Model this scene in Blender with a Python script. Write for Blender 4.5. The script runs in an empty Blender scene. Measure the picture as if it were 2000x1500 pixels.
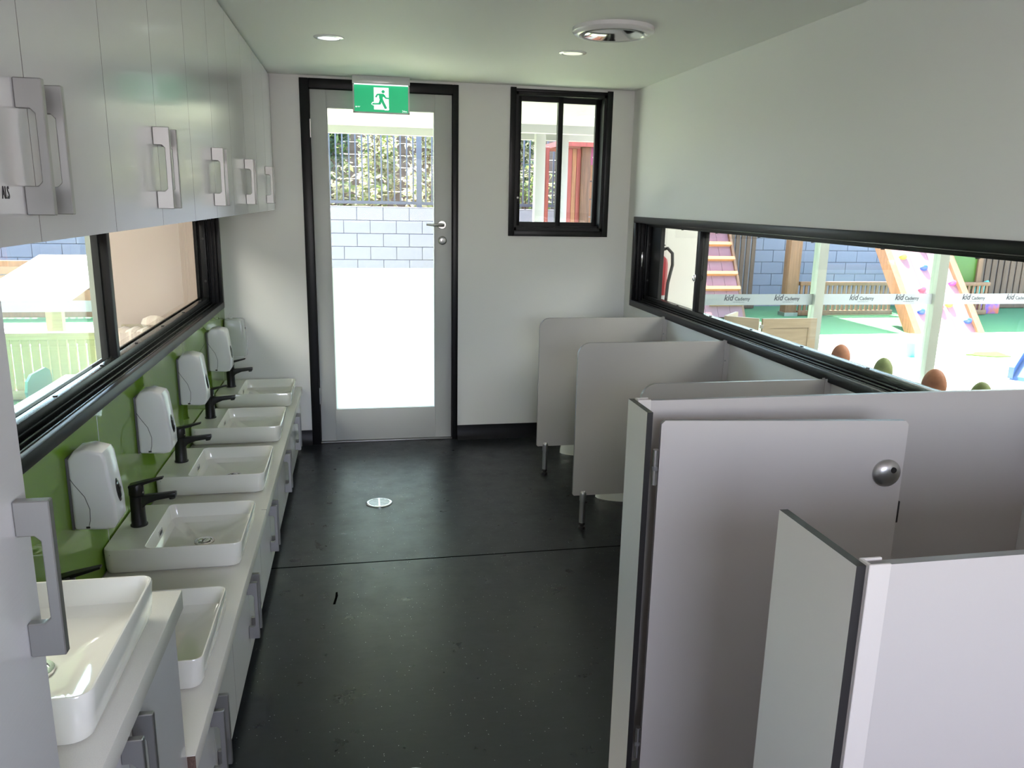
import bpy, bmesh, math, random
from mathutils import Vector, Matrix, Euler
R = math.radians
random.seed(7)
scene = bpy.context.scene
C = scene.collection

# ------------------------------------------------------------------ camera, world, sun, area lights, exposure
def make_camera():
    f, yaw, pitch, roll, cz = 1537.7, 0.1948009, 0.2272563, 0.0202546, 1.469
    cy, sy, cp, sp = math.cos(yaw), math.sin(yaw), math.cos(pitch), math.sin(pitch)
    fw = Vector((sy*cp, cy*cp, -sp)); r = Vector((cy, -sy, 0)); u = r.cross(fw)
    c, s = math.cos(roll), math.sin(roll)
    r2 = c*r + s*u; u2 = -s*r + c*u
    cam = bpy.data.cameras.new('camera'); o = bpy.data.objects.new('camera', cam); C.objects.link(o)
    M = Matrix((r2, u2, -fw)).transposed().to_4x4(); M.translation = (0, 0, cz)
    o.matrix_world = M
    cam.sensor_width = 36; cam.lens = f*36/2000; cam.clip_start = 0.02; cam.clip_end = 200
    scene.camera = o
make_camera()

SUN_DIR = Vector((-0.13, 0.36, 0.92)).normalized()
w = bpy.data.worlds.new('world'); scene.world = w; w.use_nodes = True
nt = w.node_tree; bg = nt.nodes['Background']
sky = nt.nodes.new('ShaderNodeTexSky'); sky.sky_type = 'NISHITA'; sky.sun_disc = False
sky.sun_elevation = math.asin(SUN_DIR.z); sky.sun_rotation = math.atan2(SUN_DIR.x, SUN_DIR.y)
sky.air_density = 1.0; sky.dust_density = 2.0; sky.ozone_density = 1.0
nt.links.new(sky.outputs[0], bg.inputs[0]); bg.inputs[1].default_value = 1.3

sl = bpy.data.lights.new('sun', 'SUN'); so = bpy.data.objects.new('sun', sl); C.objects.link(so)
so.location = (-3, 12, 22)
sl.energy = 30.0; sl.angle = R(0.6); sl.color = (1.0, 0.95, 0.88)
so.rotation_euler = SUN_DIR.to_track_quat('Z', 'Y').to_euler()

def area(name, loc, direction, sx, sy, energy, color):
    l = bpy.data.lights.new(name, 'AREA'); l.shape = 'RECTANGLE'; l.size = sx; l.size_y = sy
    l.energy = energy; l.color = color
    o = bpy.data.objects.new(name, l); C.objects.link(o); o.location = loc
    o.rotation_euler = (-Vector(direction)).to_track_quat('Z', 'Y').to_euler()
    return o
# daylight through the window in the wall behind the photographer
area('back_window_daylight', (0.35, -1.62, 1.58), (0, 1, 0), 1.45, 0.85, 16, (1.0, 0.83, 0.865))
# added fill lights, out of view in the two neighbouring rooms
area('nursery_fill_light', (-2.3, 2.6, 2.37), (0, 0, -1), 1.2, 2.4, 60, (1.0, 0.93, 0.86))
area('playroom_fill_light', (3.6, 2.6, 2.37), (0, 0, -1), 1.8, 2.4, 60, (1.0, 0.97, 0.92))

vs = scene.view_settings
vs.view_transform = 'Standard'; vs.look = 'None'; vs.gamma = 1.0; vs.exposure = 1.0; vs.use_curve_mapping = False

# ------------------------------------------------------------------ materials
def srgb(h):
    out = []
    for i in (0, 2, 4):
        v = int(h[i:i+2], 16)/255
        out.append(v/12.92 if v <= 0.04045 else ((v+0.055)/1.055)**2.4)
    return tuple(out)
MATS = {}
def mat(name, col, rough=0.5, metal=0.0, coat=0.0, spec=0.5, noise=0.0, nscale=8.0, bump=0.0, bscale=200.0, stretch=(1, 1, 1), col2=None, aniso=0):
    if name in MATS: return MATS[name]
    m = bpy.data.materials.new(name); m.use_nodes = True; MATS[name] = m
    t = m.node_tree; b = t.nodes['Principled BSDF']
    c = srgb(col) if isinstance(col, str) else col
    b.inputs['Base Color'].default_value = (*c, 1); b.inputs['Roughness'].default_value = rough
    b.inputs['Metallic'].default_value = metal; b.inputs['Coat Weight'].default_value = coat
    b.inputs['Coat Roughness'].default_value = 0.03
    b.inputs['Specular IOR Level'].default_value = spec
    if noise or bump or col2:
        tc = t.nodes.new('ShaderNodeTexCoord'); mp = t.nodes.new('ShaderNodeMapping')
        mp.inputs['Scale'].default_value = stretch
        t.links.new(tc.outputs['Object'], mp.inputs[0])
    if noise or col2:
        n = t.nodes.new('ShaderNodeTexNoise'); n.inputs['Scale'].default_value = nscale; n.inputs['Detail'].default_value = 5
        t.links.new(mp.outputs[0], n.inputs['Vector'])
        mx = t.nodes.new('ShaderNodeMix'); mx.data_type = 'RGBA'
        d = srgb(col2) if col2 else tuple(x*(1-noise) for x in c)
        mx.inputs[6].default_value = (*c, 1); mx.inputs[7].default_value = (*d, 1)
        rp = t.nodes.new('ShaderNodeValToRGB'); rp.color_ramp.elements[0].position = 0.35; rp.color_ramp.elements[1].position = 0.65
        t.links.new(n.outputs[0], rp.inputs[0]); t.links.new(rp.outputs[0], mx.inputs[0]); t.links.new(mx.outputs[2], b.inputs['Base Color'])
    if bump:
        n2 = t.nodes.new('ShaderNodeTexNoise'); n2.inputs['Scale'].default_value = bscale; n2.inputs['Detail'].default_value = 3
        t.links.new(mp.outputs[0], n2.inputs['Vector'])
        bp = t.nodes.new('ShaderNodeBump'); bp.inputs['Strength'].default_value = bump; bp.inputs['Distance'].default_value = 0.002
        t.links.new(n2.outputs[0], bp.inputs['Height']); t.links.new(bp.outputs[0], b.inputs['Normal'])
    return m
def glass_mat(name, tint=(1, 1, 1), refl=1.0):
    m = bpy.data.materials.new(name); m.use_nodes = True; t = m.node_tree
    for n in list(t.nodes): t.nodes.remove(n)
    o = t.nodes.new('ShaderNodeOutputMaterial'); tr = t.nodes.new('ShaderNodeBsdfTransparent'); tr.inputs[0].default_value = (*tint, 1)
    gl = t.nodes.new('ShaderNodeBsdfGlossy'); gl.inputs['Roughness'].default_value = 0.0
    fr = t.nodes.new('ShaderNodeFresnel'); fr.inputs[0].default_value = 1.45
    mu = t.nodes.new('ShaderNodeMath'); mu.operation = 'MULTIPLY'; mu.inputs[1].default_value = refl
    mx = t.nodes.new('ShaderNodeMixShader')
    ge = t.nodes.new('ShaderNodeNewGeometry'); inv = t.nodes.new('ShaderNodeMath'); inv.operation = 'SUBTRACT'; inv.inputs[0].default_value = 1.0
    t.links.new(ge.outputs['Backfacing'], inv.inputs[1]); m3 = t.nodes.new('ShaderNodeMath'); m3.operation = 'MULTIPLY'
    t.links.new(fr.outputs[0], mu.inputs[0]); t.links.new(mu.outputs[0], m3.inputs[0]); t.links.new(inv.outputs[0], m3.inputs[1]); t.links.new(m3.outputs[0], mx.inputs[0])
    t.links.new(tr.outputs[0], mx.inputs[1]); t.links.new(gl.outputs[0], mx.inputs[2]); t.links.new(mx.outputs[0], o.inputs[0])
    MATS[name] = m; return m
def frost_mat(name, col, clear=0.0):
    m = bpy.data.materials.new(name); m.use_nodes = True; t = m.node_tree
    for n in list(t.nodes): t.nodes.remove(n)
    o = t.nodes.new('ShaderNodeOutputMaterial'); tl = t.nodes.new('ShaderNodeBsdfTranslucent'); tl.inputs[0].default_value = (*col, 1)
    df = t.nodes.new('ShaderNodeBsdfDiffuse'); df.inputs[0].default_value = (*col, 1)
    tr = t.nodes.new('ShaderNodeBsdfTransparent')
    m1 = t.nodes.new('ShaderNodeMixShader'); m1.inputs[0].default_value = 0.12
    m2 = t.nodes.new('ShaderNodeMixShader'); m2.inputs[0].default_value = clear
    t.links.new(tl.outputs[0], m1.inputs[1]); t.links.new(df.outputs[0], m1.inputs[2])
    t.links.new(m1.outputs[0], m2.inputs[1]); t.links.new(tr.outputs[0], m2.inputs[2]); t.links.new(m2.outputs[0], o.inputs[0])
    MATS[name] = m; return m
def emit_mat(name, col, strength):
    m = bpy.data.materials.new(name); m.use_nodes = True; t = m.node_tree; b = t.nodes['Principled BSDF']
    b.inputs['Base Color'].default_value = (*col, 1); b.inputs['Roughness'].default_value = 0.35
    b.inputs['Emission Color'].default_value = (*col, 1); b.inputs['Emission Strength'].default_value = strength
    MATS[name] = m; return m

mat('wall_paint', (0.80, 0.80, 0.775), 0.55, bump=0.05, bscale=400)
mat('ceiling_paint', (0.82, 0.825, 0.79), 0.65)
mat('black_frame', (0.006, 0.0065, 0.0075), 0.36, spec=0.28)
mat('track_grey', (0.028, 0.030, 0.030), 0.26, metal=0.6, spec=0.4)
mat('dark_alu', (0.030, 0.031, 0.033), 0.4, metal=0.3, spec=0.3)
mat('laminate_grey', (0.50, 0.476, 0.448), 0.28, bump=0.03, bscale=500)
mat('laminate_cream', (0.60, 0.57, 0.53), 0.35)
mat('core_black', (0.020, 0.019, 0.019), 0.4)
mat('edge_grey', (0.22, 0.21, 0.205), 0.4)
mat('cabinet_white', (0.64, 0.64, 0.645), 0.17, coat=0.15, bump=0.05, bscale=60, stretch=(1, 0.3, 6))
mat('cabinet_inner', (0.55, 0.55, 0.54), 0.5)
mat('stone', (0.69, 0.675, 0.61), 0.22, noise=0.06, nscale=600)
mat('ceramic', (0.80, 0.795, 0.725), 0.06, coat=0.6)
mat('tap_black', (0.008, 0.008, 0.008), 0.38)
mat('chrome', (0.72, 0.72, 0.73), 0.09, metal=1.0)
mat('steel_bright', (0.50, 0.50, 0.49), 0.30, metal=1.0)
mat('steel', (0.38, 0.38, 0.37), 0.45, metal=1.0, bump=0.04, bscale=300, stretch=(1, 1, 0.05))
mat('splash_green', (0.165, 0.30, 0.028), 0.03, coat=0.0, spec=0.5)
mat('door_grey', (0.50, 0.51, 0.50), 0.42, bump=0.03, bscale=300)
mat('plastic_white', (0.80, 0.80, 0.80), 0.22, coat=0.2)
mat('plastic_grey', (0.68, 0.70, 0.68), 0.2, coat=0.3)
mat('seam_grey', (0.12, 0.12, 0.12), 0.5)
mat('button_dark', (0.02, 0.02, 0.02), 0.1, coat=0.5)
mat('chip_brown', (0.16, 0.10, 0.075), 0.8, noise=0.4, nscale=300)
mat('ink_dark', (0.012, 0.012, 0.014), 0.5)
mat('logo_grey', (0.05, 0.05, 0.065), 0.6)
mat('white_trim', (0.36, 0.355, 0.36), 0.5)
mat('pink_wall', (0.54, 0.43, 0.385), 0.6)
mat('pale_alu', (0.42, 0.46, 0.42), 0.4, metal=0.2)
mat('beige_wood', (0.40, 0.33, 0.23), 0.5, noise=0.15, nscale=6, stretch=(1, 1, 12))
mat('table_white', (0.8, 0.8, 0.8), 0.3)
mat('teal_plastic', (0.06, 0.36, 0.30), 0.4)
mat('timber_brown', (0.14, 0.070, 0.042), 0.7, noise=0.4, nscale=5, stretch=(8, 8, 0.7))
mat('timber_orange', (0.24, 0.105, 0.05), 0.6, noise=0.3, nscale=5, stretch=(8, 8, 0.7))
mat('timber_red', (0.24, 0.05, 0.045), 0.6, noise=0.3, nscale=5, stretch=(8, 8, 0.7))
mat('timber_purple', (0.20, 0.03, 0.10), 0.6)
mat('plank_pink', (0.25, 0.11, 0.13), 0.6, noise=0.12, nscale=4)
mat('cleat_orange', (0.42, 0.19, 0.08), 0.6)
mat('block_paint', (0.190, 0.182, 0.240), 0.7, noise=0.06, nscale=25)
mat('block_joint', (0.135, 0.13, 0.175), 0.8)
mat('sleeper', (0.15, 0.11, 0.08), 0.85, noise=0.4, nscale=4, stretch=(0.6, 4, 8))
mat('fence_paint', (0.06, 0.065, 0.09), 0.45)
mat('turf', (0.05, 0.17, 0.065), 0.9, noise=0.3, nscale=40, bump=0.4, bscale=150)
mat('paving', (0.66, 0.64, 0.61), 0.8, noise=0.08, nscale=6)
mat('bounce_ground', (0.52, 0.57, 0.35), 0.85, noise=0.15, nscale=60)
mat('weld_black', (0.003, 0.003, 0.003), 1.0, spec=0.0)
mat('soil', (0.16, 0.11, 0.075), 0.95, noise=0.4, nscale=8)
mat('bark', (0.20, 0.14, 0.09), 0.9, noise=0.4, nscale=20)
mat('canvas_white', (0.82, 0.82, 0.80), 0.6)
mat('caster', (0.30, 0.34, 0.36), 0.8)
mat('hold_blue', (0.02, 0.06, 0.42), 0.4); mat('hold_red', (0.60, 0.04, 0.08), 0.4); mat('hold_yellow', (0.75, 0.55, 0.04), 0.4); mat('hold_pink', (0.75, 0.05, 0.25), 0.4)
mat('lime', (0.055, 0.12, 0.004), 0.5)
mat('slide_blue', (0.03, 0.07, 0.22), 0.35)
mat('egg_orange', (0.52, 0.22, 0.12), 0.6, noise=0.3, nscale=30); mat('egg_green', (0.30, 0.38, 0.15), 0.6, noise=0.3, nscale=30)
mat('cloth_stripe', (0.66, 0.52, 0.46), 0.9, col2='EBDDD2', nscale=6, stretch=(14, 0.3, 0.3))
mat('hose_red', (0.45, 0.03, 0.04), 0.5); mat('rubber', (0.02, 0.02, 0.02), 0.6)
mat('purple_print', (0.10, 0.06, 0.45), 0.5, col2='C86040', nscale=9)
mat('indoor_floor', (0.34, 0.30, 0.26), 0.5)
def leaf_mat(name, c):
    m = mat(name, c, 0.45); t = m.node_tree; b = t.nodes['Principled BSDF']; tl = t.nodes.new('ShaderNodeBsdfTranslucent'); tl.inputs[0].default_value = (*[min(1, x*1.3) for x in c], 1)
    mx = t.nodes.new('ShaderNodeMixShader'); mx.inputs[0].default_value = 0.5
    t.links.new(b.outputs[0], mx.inputs[1]); t.links.new(tl.outputs[0], mx.inputs[2]); t.links.new(mx.outputs[0], t.nodes['Material Output'].inputs[0])
leaf_mat('leaf_a', (0.13, 0.18, 0.05)); leaf_mat('leaf_b', (0.34, 0.33, 0.18)); leaf_mat('leaf_c', (0.055, 0.09, 0.04))
glass_mat('clear_glass', (0.97, 0.985, 0.97)); glass_mat('door_glass', (0.97, 0.985, 0.97), 0.25); glass_mat('green_glass', (0.91, 0.96, 0.92))
frost_mat('frosted', (0.90, 0.94, 0.91), 0.0)
frost_mat('film_white', (0.50, 0.50, 0.51), 0.05)
emit_mat('sign_green', (0.005, 0.32, 0.13), 0.55); emit_mat('sign_white', (0.80, 0.84, 0.86), 0.55)
emit_mat('lens_cool', (0.85, 0.9, 0.95), 0.45); emit_mat('lens_warm', (0.85, 0.88, 0.7), 0.35)

def floor_material():
    m = bpy.data.materials.new('vinyl_floor'); m.use_nodes = True; t = m.node_tree; b = t.nodes['Principled BSDF']
    tc = t.nodes.new('ShaderNodeTexCoord')
    n1 = t.nodes.new('ShaderNodeTexNoise'); n1.inputs['Scale'].default_value = 9; n1.inputs['Detail'].default_value = 8; n1.inputs['Roughness'].default_value = 0.7
    t.links.new(tc.outputs['Object'], n1.inputs['Vector'])
    r1 = t.nodes.new('ShaderNodeMapRange'); r1.inputs[1].default_value = 0.3; r1.inputs[2].default_value = 0.7; r1.inputs[3].default_value = 0.24; r1.inputs[4].default_value = 0.44
    t.links.new(n1.outputs[0], r1.inputs[0]); t.links.new(r1.outputs[0], b.inputs['Roughness'])
    mpp = t.nodes.new('ShaderNodeMapping'); mpp.inputs['Scale'].default_value = (0.35, 1, 1); t.links.new(tc.outputs['Object'], mpp.inputs[0])
    n2 = t.nodes.new('ShaderNodeTexNoise'); n2.inputs['Scale'].default_value = 45; n2.inputs['Detail'].default_value = 6; n2.inputs['Distortion'].default_value = 0.4
    t.links.new(mpp.outputs[0], n2.inputs['Vector'])
    # mica specks
    v = t.nodes.new('ShaderNodeTexVoronoi'); v.inputs['Scale'].default_value = 75; v.inputs['Randomness'].default_value = 1.0
    t.links.new(tc.outputs['Object'], v.inputs['Vector'])
    lt = t.nodes.new('ShaderNodeMath'); lt.operation = 'LESS_THAN'; lt.inputs[1].default_value = 0.080
    t.links.new(v.outputs['Distance'], lt.inputs[0])
    sp = t.nodes.new('ShaderNodeSeparateColor'); t.links.new(v.outputs['Color'], sp.inputs[0])
    gt = t.nodes.new('ShaderNodeMath'); gt.operation = 'GREATER_THAN'; gt.inputs[1].default_value = 0.62; t.links.new(sp.outputs[0], gt.inputs[0])
    mu = t.nodes.new('ShaderNodeMath'); mu.operation = 'MULTIPLY'; t.links.new(lt.outputs[0], mu.inputs[0]); t.links.new(gt.outputs[0], mu.inputs[1])
    mx0 = t.nodes.new('ShaderNodeMix'); mx0.data_type = 'RGBA'; mx0.inputs[6].default_value = (0.0048, 0.0062, 0.0080, 1); mx0.inputs[7].default_value = (0.0125, 0.0150, 0.0175, 1)
    t.links.new(n2.outputs[0], mx0.inputs[0])
    mx = t.nodes.new('ShaderNodeMix'); mx.data_type = 'RGBA'; mx.inputs[7].default_value = (0.55, 0.58, 0.58, 1)
    t.links.new(mx0.outputs[2], mx.inputs[6]); t.links.new(mu.outputs[0], mx.inputs[0]); t.links.new(mx.outputs[2], b.inputs['Base Color'])
    bp = t.nodes.new('ShaderNodeBump'); bp.inputs['Strength'].default_value = 0.06; bp.inputs['Distance'].default_value = 0.003
    t.links.new(n2.outputs[0], bp.inputs['Height']); t.links.new(bp.outputs[0], b.inputs['Normal'])
    b.inputs['Specular IOR Level'].default_value = 0.55
    MATS['vinyl_floor'] = m
floor_material()

# ------------------------------------------------------------------ mesh helpers
ROOT = {}
class MB:
    def __init__(s): s.bm = bmesh.new(); s.mi = 0
    def face(s, vs, mi=None):
        try: f = s.bm.faces.new(vs)
        except ValueError: return None
        f.material_index = s.mi if mi is None else mi
        return f
    def verts(s, pts): return [s.bm.verts.new(p) for p in pts]
    def box(s, x0, x1, y0, y1, z0, z1, bev=0.0, seg=2, mi=None):
        if bev > 0:
            b = bmesh.new(); bmesh.ops.create_cube(b, size=1)
            for v in b.verts: v.co = Vector(((x0+x1)/2+v.co.x*(x1-x0), (y0+y1)/2+v.co.y*(y1-y0), (z0+z1)/2+v.co.z*(z1-z0)))
            bmesh.ops.bevel(b, geom=b.edges[:], offset=bev, segments=seg, profile=0.5, affect='EDGES')
            s.merge(b, mi)
        else:
            v = s.verts([(x0,y0,z0),(x1,y0,z0),(x1,y1,z0),(x0,y1,z0),(x0,y0,z1),(x1,y0,z1),(x1,y1,z1),(x0,y1,z1)])
            for q in ((3,2,1,0),(4,5,6,7),(0,1,5,4),(1,2,6,5),(2,3,7,6),(3,0,4,7)): s.face([v[i] for i in q], mi)
        return s
    def merge(s, b, mi=None):
        mp = {v: s.bm.verts.new(v.co) for v in b.verts}
        for f in b.faces: s.face([mp[v] for v in f.verts], mi)
        b.free()
    def loft(s, loops, cap0=True, cap1=True, mi=None, close=True):
        L = [s.verts(l) for l in loops]
        for a, b in zip(L[:-1], L[1:]):
            n = len(a)
            for i in range(n if close else n-1): s.face([a[i], a[(i+1) % n], b[(i+1) % n], b[i]], mi)
        if cap0: s.face(list(reversed(L[0])), mi)
        if cap1: s.face(L[-1], mi)
        return s
    def cyl(s, p0, p1, r0, r1=None, n=20, mi=None, cap=True):
        r1 = r0 if r1 is None else r1
        p0, p1 = Vector(p0), Vector(p1); d = (p1-p0).normalized()
        a = d.orthogonal().normalized(); b = d.cross(a)
        ring = lambda p, r: [p + r*(math.cos(2*math.pi*i/n)*a + math.sin(2*math.pi*i/n)*b) for i in range(n)]
        return s.loft([ring(p0, r0), ring(p1, r1)], cap, cap, mi)
    def lathe(s, c, prof, n=32, axis='Z', mi=None, cap0=True, cap1=True):
        c = Vector(c)
        def P(r, h, i):
            u, v = r*math.cos(2*math.pi*i/n), r*math.sin(2*math.pi*i/n)
            return c + {'Z': Vector((u, v, h)), 'Y': Vector((u, h, -v)), 'X': Vector((h, u, v))}[axis]
        return s.loft([[P(r, h, i) for i in range(n)] for r, h in prof], cap0, cap1, mi)
    def tube(s, pts, r, n=8, mi=None):
        pts = [Vector(p) for p in pts]; loops = []; a = None
        for i, p in enumerate(pts):
            d = (pts[min(i+1, len(pts)-1)] - pts[max(i-1, 0)]).normalized()
            a = d.orthogonal().normalized() if a is None else (a - d*a.dot(d)).normalized()
            b = d.cross(a); rr = r[i] if isinstance(r, (list, tuple)) else r
            loops.append([p + rr*(math.cos(2*math.pi*k/n)*a + math.sin(2*math.pi*k/n)*b) for k in range(n)])
        return s.loft(loops, True, True, mi)
    def prism(s, poly, axis, h0, h1, mi=None):
        f = {'Z': lambda a, b, h: (a, b, h), 'Y': lambda a, b, h: (a, h, b), 'X': lambda a, b, h: (h, a, b)}[axis]
        return s.loft([[f(a, b, h0) for a, b in poly], [f(a, b, h1) for a, b in poly]], True, True, mi)
    def bar(s, p0, p1, wv, tv, mi=None):
        p0, p1, wv, tv = map(Vector, (p0, p1, wv, tv))
        q = lambda p: [p-wv-tv, p+wv-tv, p+wv+tv, p-wv+tv]
        return s.loft([q(p0), q(p1)], True, True, mi)
    def bevel(s, off, seg=2, ang=30):
        bmesh.ops.recalc_face_normals(s.bm, faces=s.bm.faces)
        ed = [e for e in s.bm.edges if len(e.link_faces) == 2 and e.calc_face_angle(0) > R(ang)]
        bmesh.ops.bevel(s.bm, geom=ed, offset=off, segments=seg, profile=0.5, affect='EDGES', clamp_overlap=True); return s
def rrect(x0, x1, y0, y1, r, z, n=5):
    pts = []
    for cx, cy, a0 in ((x1-r, y1-r, 0), (x0+r, y1-r, 90), (x0+r, y0+r, 180), (x1-r, y0+r, 270)):
        for i in range(n+1):
            a = R(a0+90*i/n); pts.append((cx+r*math.cos(a), cy+r*math.sin(a), z))
    return pts
def finish(me, mats, ang=35):
    for m in (mats if isinstance(mats, (list, tuple)) else [mats]): me.materials.append(MATS[m])
    me.polygons.foreach_set('use_smooth', [True]*len(me.polygons)); me.set_sharp_from_angle(angle=R(ang)); me.update()
def obj(name, mb, mats, parent=None, origin=None):
    bm = mb.bm; bmesh.ops.recalc_face_normals(bm, faces=bm.faces)
    off = ROOT[parent] if parent is not None else Vector(origin or (0, 0, 0))
    for v in bm.verts: v.co -= off
    me = bpy.data.meshes.new(name); bm.to_mesh(me); bm.free(); finish(me, mats)
    o = bpy.data.objects.new(name, me); C.objects.link(o)
    ROOT[o] = off.copy()
    if parent is not None: o.parent = parent
    else: o.location = off
    return o
def tag(o, label, cat, group=None, kind=None):
    o['label'] = label; o['category'] = cat
    if group: o['group'] = group
    if kind: o['kind'] = kind
    return o
def thing(name, label, cat, loc=(0, 0, 0), group=None, kind=None):
    o = bpy.data.objects.new(name, None); C.objects.link(o); o.location = loc; o.empty_display_size = 0.1
    ROOT[o] = Vector(loc); return tag(o, label, cat, group, kind)
def struct(name, mb, mats, label, cat, origin=None): return tag(obj(name, mb, mats, None, origin), label, cat, None, 'structure')
def piece(name, me, parent, loc, rot=None, scale=None):
    o = bpy.data.objects.new(name, me); C.objects.link(o); o.parent = parent; o.location = Vector(loc) - ROOT[parent]
    if rot: o.rotation_euler = rot
    if scale: o.scale = scale
    ROOT[o] = Vector(loc); return o
def mesh(name, mb, mats):
    bm = mb.bm; bmesh.ops.recalc_face_normals(bm, faces=bm.faces); me = bpy.data.meshes.new(name); bm.to_mesh(me); bm.free(); finish(me, mats); return me
def copy_tree(root, loc, label):
    r = root.copy(); C.objects.link(r); r.location = loc; r['label'] = label; ROOT[r] = Vector(loc)
    for ch in root.children:
        c = ch.copy(); C.objects.link(c); c.parent = r
        for g in ch.children:
            d = g.copy(); C.objects.link(d); d.parent = c
    return r
def text(name, body, size, mats, parent, loc, rot, ext=0.0004, align='CENTER', shear=0.0, sx=1.0, bold=0.0):
    cu = bpy.data.curves.new(name, 'FONT'); cu.body = body; cu.size = size; cu.extrude = ext; cu.align_x = align; cu.align_y = 'CENTER'; cu.shear = shear; cu.resolution_u = 3; cu.offset = bold
    t = bpy.data.objects.new(name+'_tmp', cu); C.objects.link(t)
    me = bpy.data.meshes.new_from_object(t.evaluated_get(bpy.context.evaluated_depsgraph_get()))
    bpy.data.objects.remove(t); bpy.data.curves.remove(cu); me.materials.clear(); me.materials.append(MATS[mats])
    return piece(name, me, parent, loc, rot, (sx, 1, 1))

# ------------------------------------------------------------------ main dimensions
XL, XR, YF, YB, ZC = -0.765, 1.654, 4.763, -1.6, 2.13

# ------------------------------------------------------------------ room shell
m = MB().box(XL-0.12, XR+0.12, YB-0.1, YF+0.02, -0.06, 0.0)
fl = struct('floor', m, 'vinyl_floor', 'black speckled sheet vinyl floor of the washroom', 'floor')
obj('weld_seam', MB().box(-0.40, 1.654, 3.067, 3.0735, -0.001, 0.0006), 'weld_black', fl)
obj('scuff_mark', MB().prism([(-0.121, 2.735), (-0.112, 2.735), (-0.104, 2.80), (-0.106, 2.83), (-0.113, 2.828), (-0.114, 2.79)], 'Z', -0.001, 0.0006), 'weld_black', fl)
struct('ceiling', MB().box(XL-0.12, XR+0.12, YB-0.1, YF+0.15, ZC, ZC+0.1), 'ceiling_paint', 'white plaster ceiling of the washroom', 'ceiling')
# far wall with door and window openings
m = MB(); Y0, Y1 = YF, YF+0.14
DX0, DX1, DZ = -0.297, 0.592, 2.116; WX0, WX1, WZ0, WZ1 = 0.905, 1.510, 1.276, 2.112
m.box(XL-0.12, DX0, Y0, Y1, 0, ZC); m.box(DX0, DX1, Y0, Y1, DZ, ZC); m.box(DX1, WX0, Y0, Y1, 0, ZC)
m.box(WX0, WX1, Y0, Y1, 0, WZ0); m.box(WX0, WX1, Y0, Y1, WZ1, ZC); m.box(WX1, XR+0.12, Y0, Y1, 0, ZC)
struct('wall_far', m, 'wall_paint', 'white far wall holding the exit door and small window', 'wall')
# side walls with the long strip windows
LZ0, LZ1, LY0, LY1 = 0.862, 1.388, 1.10, 4.672
RZ0, RZ1, RY0, RY1 = 0.872, 1.388, 1.590, 4.61
m = MB(); a, b = XL-0.12, XL-0.006
m.box(a, b, YB, YF, 0, LZ0); m.box(a, b, YB, YF, LZ1, ZC); m.box(a, b, YB, LY0, LZ0, LZ1); m.box(a, b, LY1, YF, LZ0, LZ1)
struct('wall_left', m, 'wall_paint', 'left wall behind the basins with a strip window', 'wall')
m = MB(); a, b = XR, XR+0.12
m.box(a, b, YB, YF, 0, RZ0); m.box(a, b, YB, YF, RZ1, ZC); m.box(a, b, YB, RY0, RZ0, RZ1); m.box(a, b, RY1, YF, RZ0, RZ1)
struct('wall_right', m, 'wall_paint', 'white right wall above the toilet stalls with a strip window', 'wall')
m = MB(); m.box(XL-0.12, -0.4, YB-0.1, YB, 0, ZC); m.box(1.1, XR+0.12, YB-0.1, YB, 0, ZC); m.box(-0.4, 1.1, YB-0.1, YB, 2.02, ZC); m.box(-0.4, 1.1, YB-0.1, YB, 0, 1.14)
struct('wall_back', m, 'wall_paint', 'white wall with a window behind the photographer', 'wall')
def skirting(name, x0, x1, y0, y1, ax, label):
    m = MB()
    if ax == 'x': prof = [(y1, 0), (y1, 0.088), (y1-0.006, 0.088), (y1-0.008, 0.03), (y1-0.03, 0.0)]; m.prism(prof, 'X', x0, x1)
    else: prof = [(x1, 0), (x1, 0.088), (x1-0.006, 0.088), (x1-0.008, 0.03), (x1-0.03, 0.0)]; m.prism(prof, 'Y', y0, y1)
    return struct(name, m, 'black_frame', label, 'skirting')
skirting('baseboard_far', DX1, XR, 0, YF, 'x', 'black coved vinyl skirting right of the exit door')
skirting('baseboard_door', -0.40, DX0, 0, YF, 'x', 'short black coved skirting left of the exit door')
skirting('baseboard_right', 0, XR, 1.75, YF-0.03, 'y', 'black coved skirting along the wall behind the toilets')

# ------------------------------------------------------------------ exit door
d = thing('door_1', 'grey glazed exit door with frosted lower half in black frame', 'door', (0.147, YF, 0), kind='structure')
m = MB(); m.box(DX0, -0.247, YF-0.012, YF+0.10, 0, DZ, 0.003); m.box(0.559, DX1, YF-0.012, YF+0.10, 0, DZ, 0.003); m.box(-0.247, 0.559, YF-0.012, YF+0.10, 2.064, DZ, 0.003)
m.box(-0.247, -0.232, YF+0.055, YF+0.10, 0, 2.064); m.box(0.544, 0.559, YF+0.055, YF+0.10, 0, 2.064); m.box(-0.247, 0.559, YF+0.055, YF+0.10, 2.05, 2.064)
obj('frame', m, 'black_frame', d)
GX0, GX1, GZ0, GZ1 = -0.155, 0.456, 0.204, 1.968; a, b = YF+0.010, YF+0.052
m = MB(); m.box(-0.243, GX0, a, b, 0.012, 2.060, 0.002); m.box(GX1, 0.555, a, b, 0.012, 2.060, 0.002); m.box(GX0, GX1, a, b, GZ1, 2.060, 0.002); m.box(GX0, GX1, a, b, 0.012, GZ0, 0.002)
lf = obj('leaf', m, 'door_grey', d)
obj('glazing_bead', MB().box(GX0, GX0+0.006, a+0.002, b-0.002, GZ0, GZ1).box(GX1-0.006, GX1, a+0.002, b-0.002, GZ0, GZ1).box(GX0, GX1, a+0.002, b-0.002, GZ1-0.006, GZ1).box(GX0, GX1, a+0.002, b-0.002, GZ0, GZ0+0.006), 'door_grey', lf)
p = obj('clear_pane', MB().box(GX0, GX1, YF+0.030, YF+0.036, 1.069, GZ1), 'door_glass', d); p['label'] = 'clear glass upper half'
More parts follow.
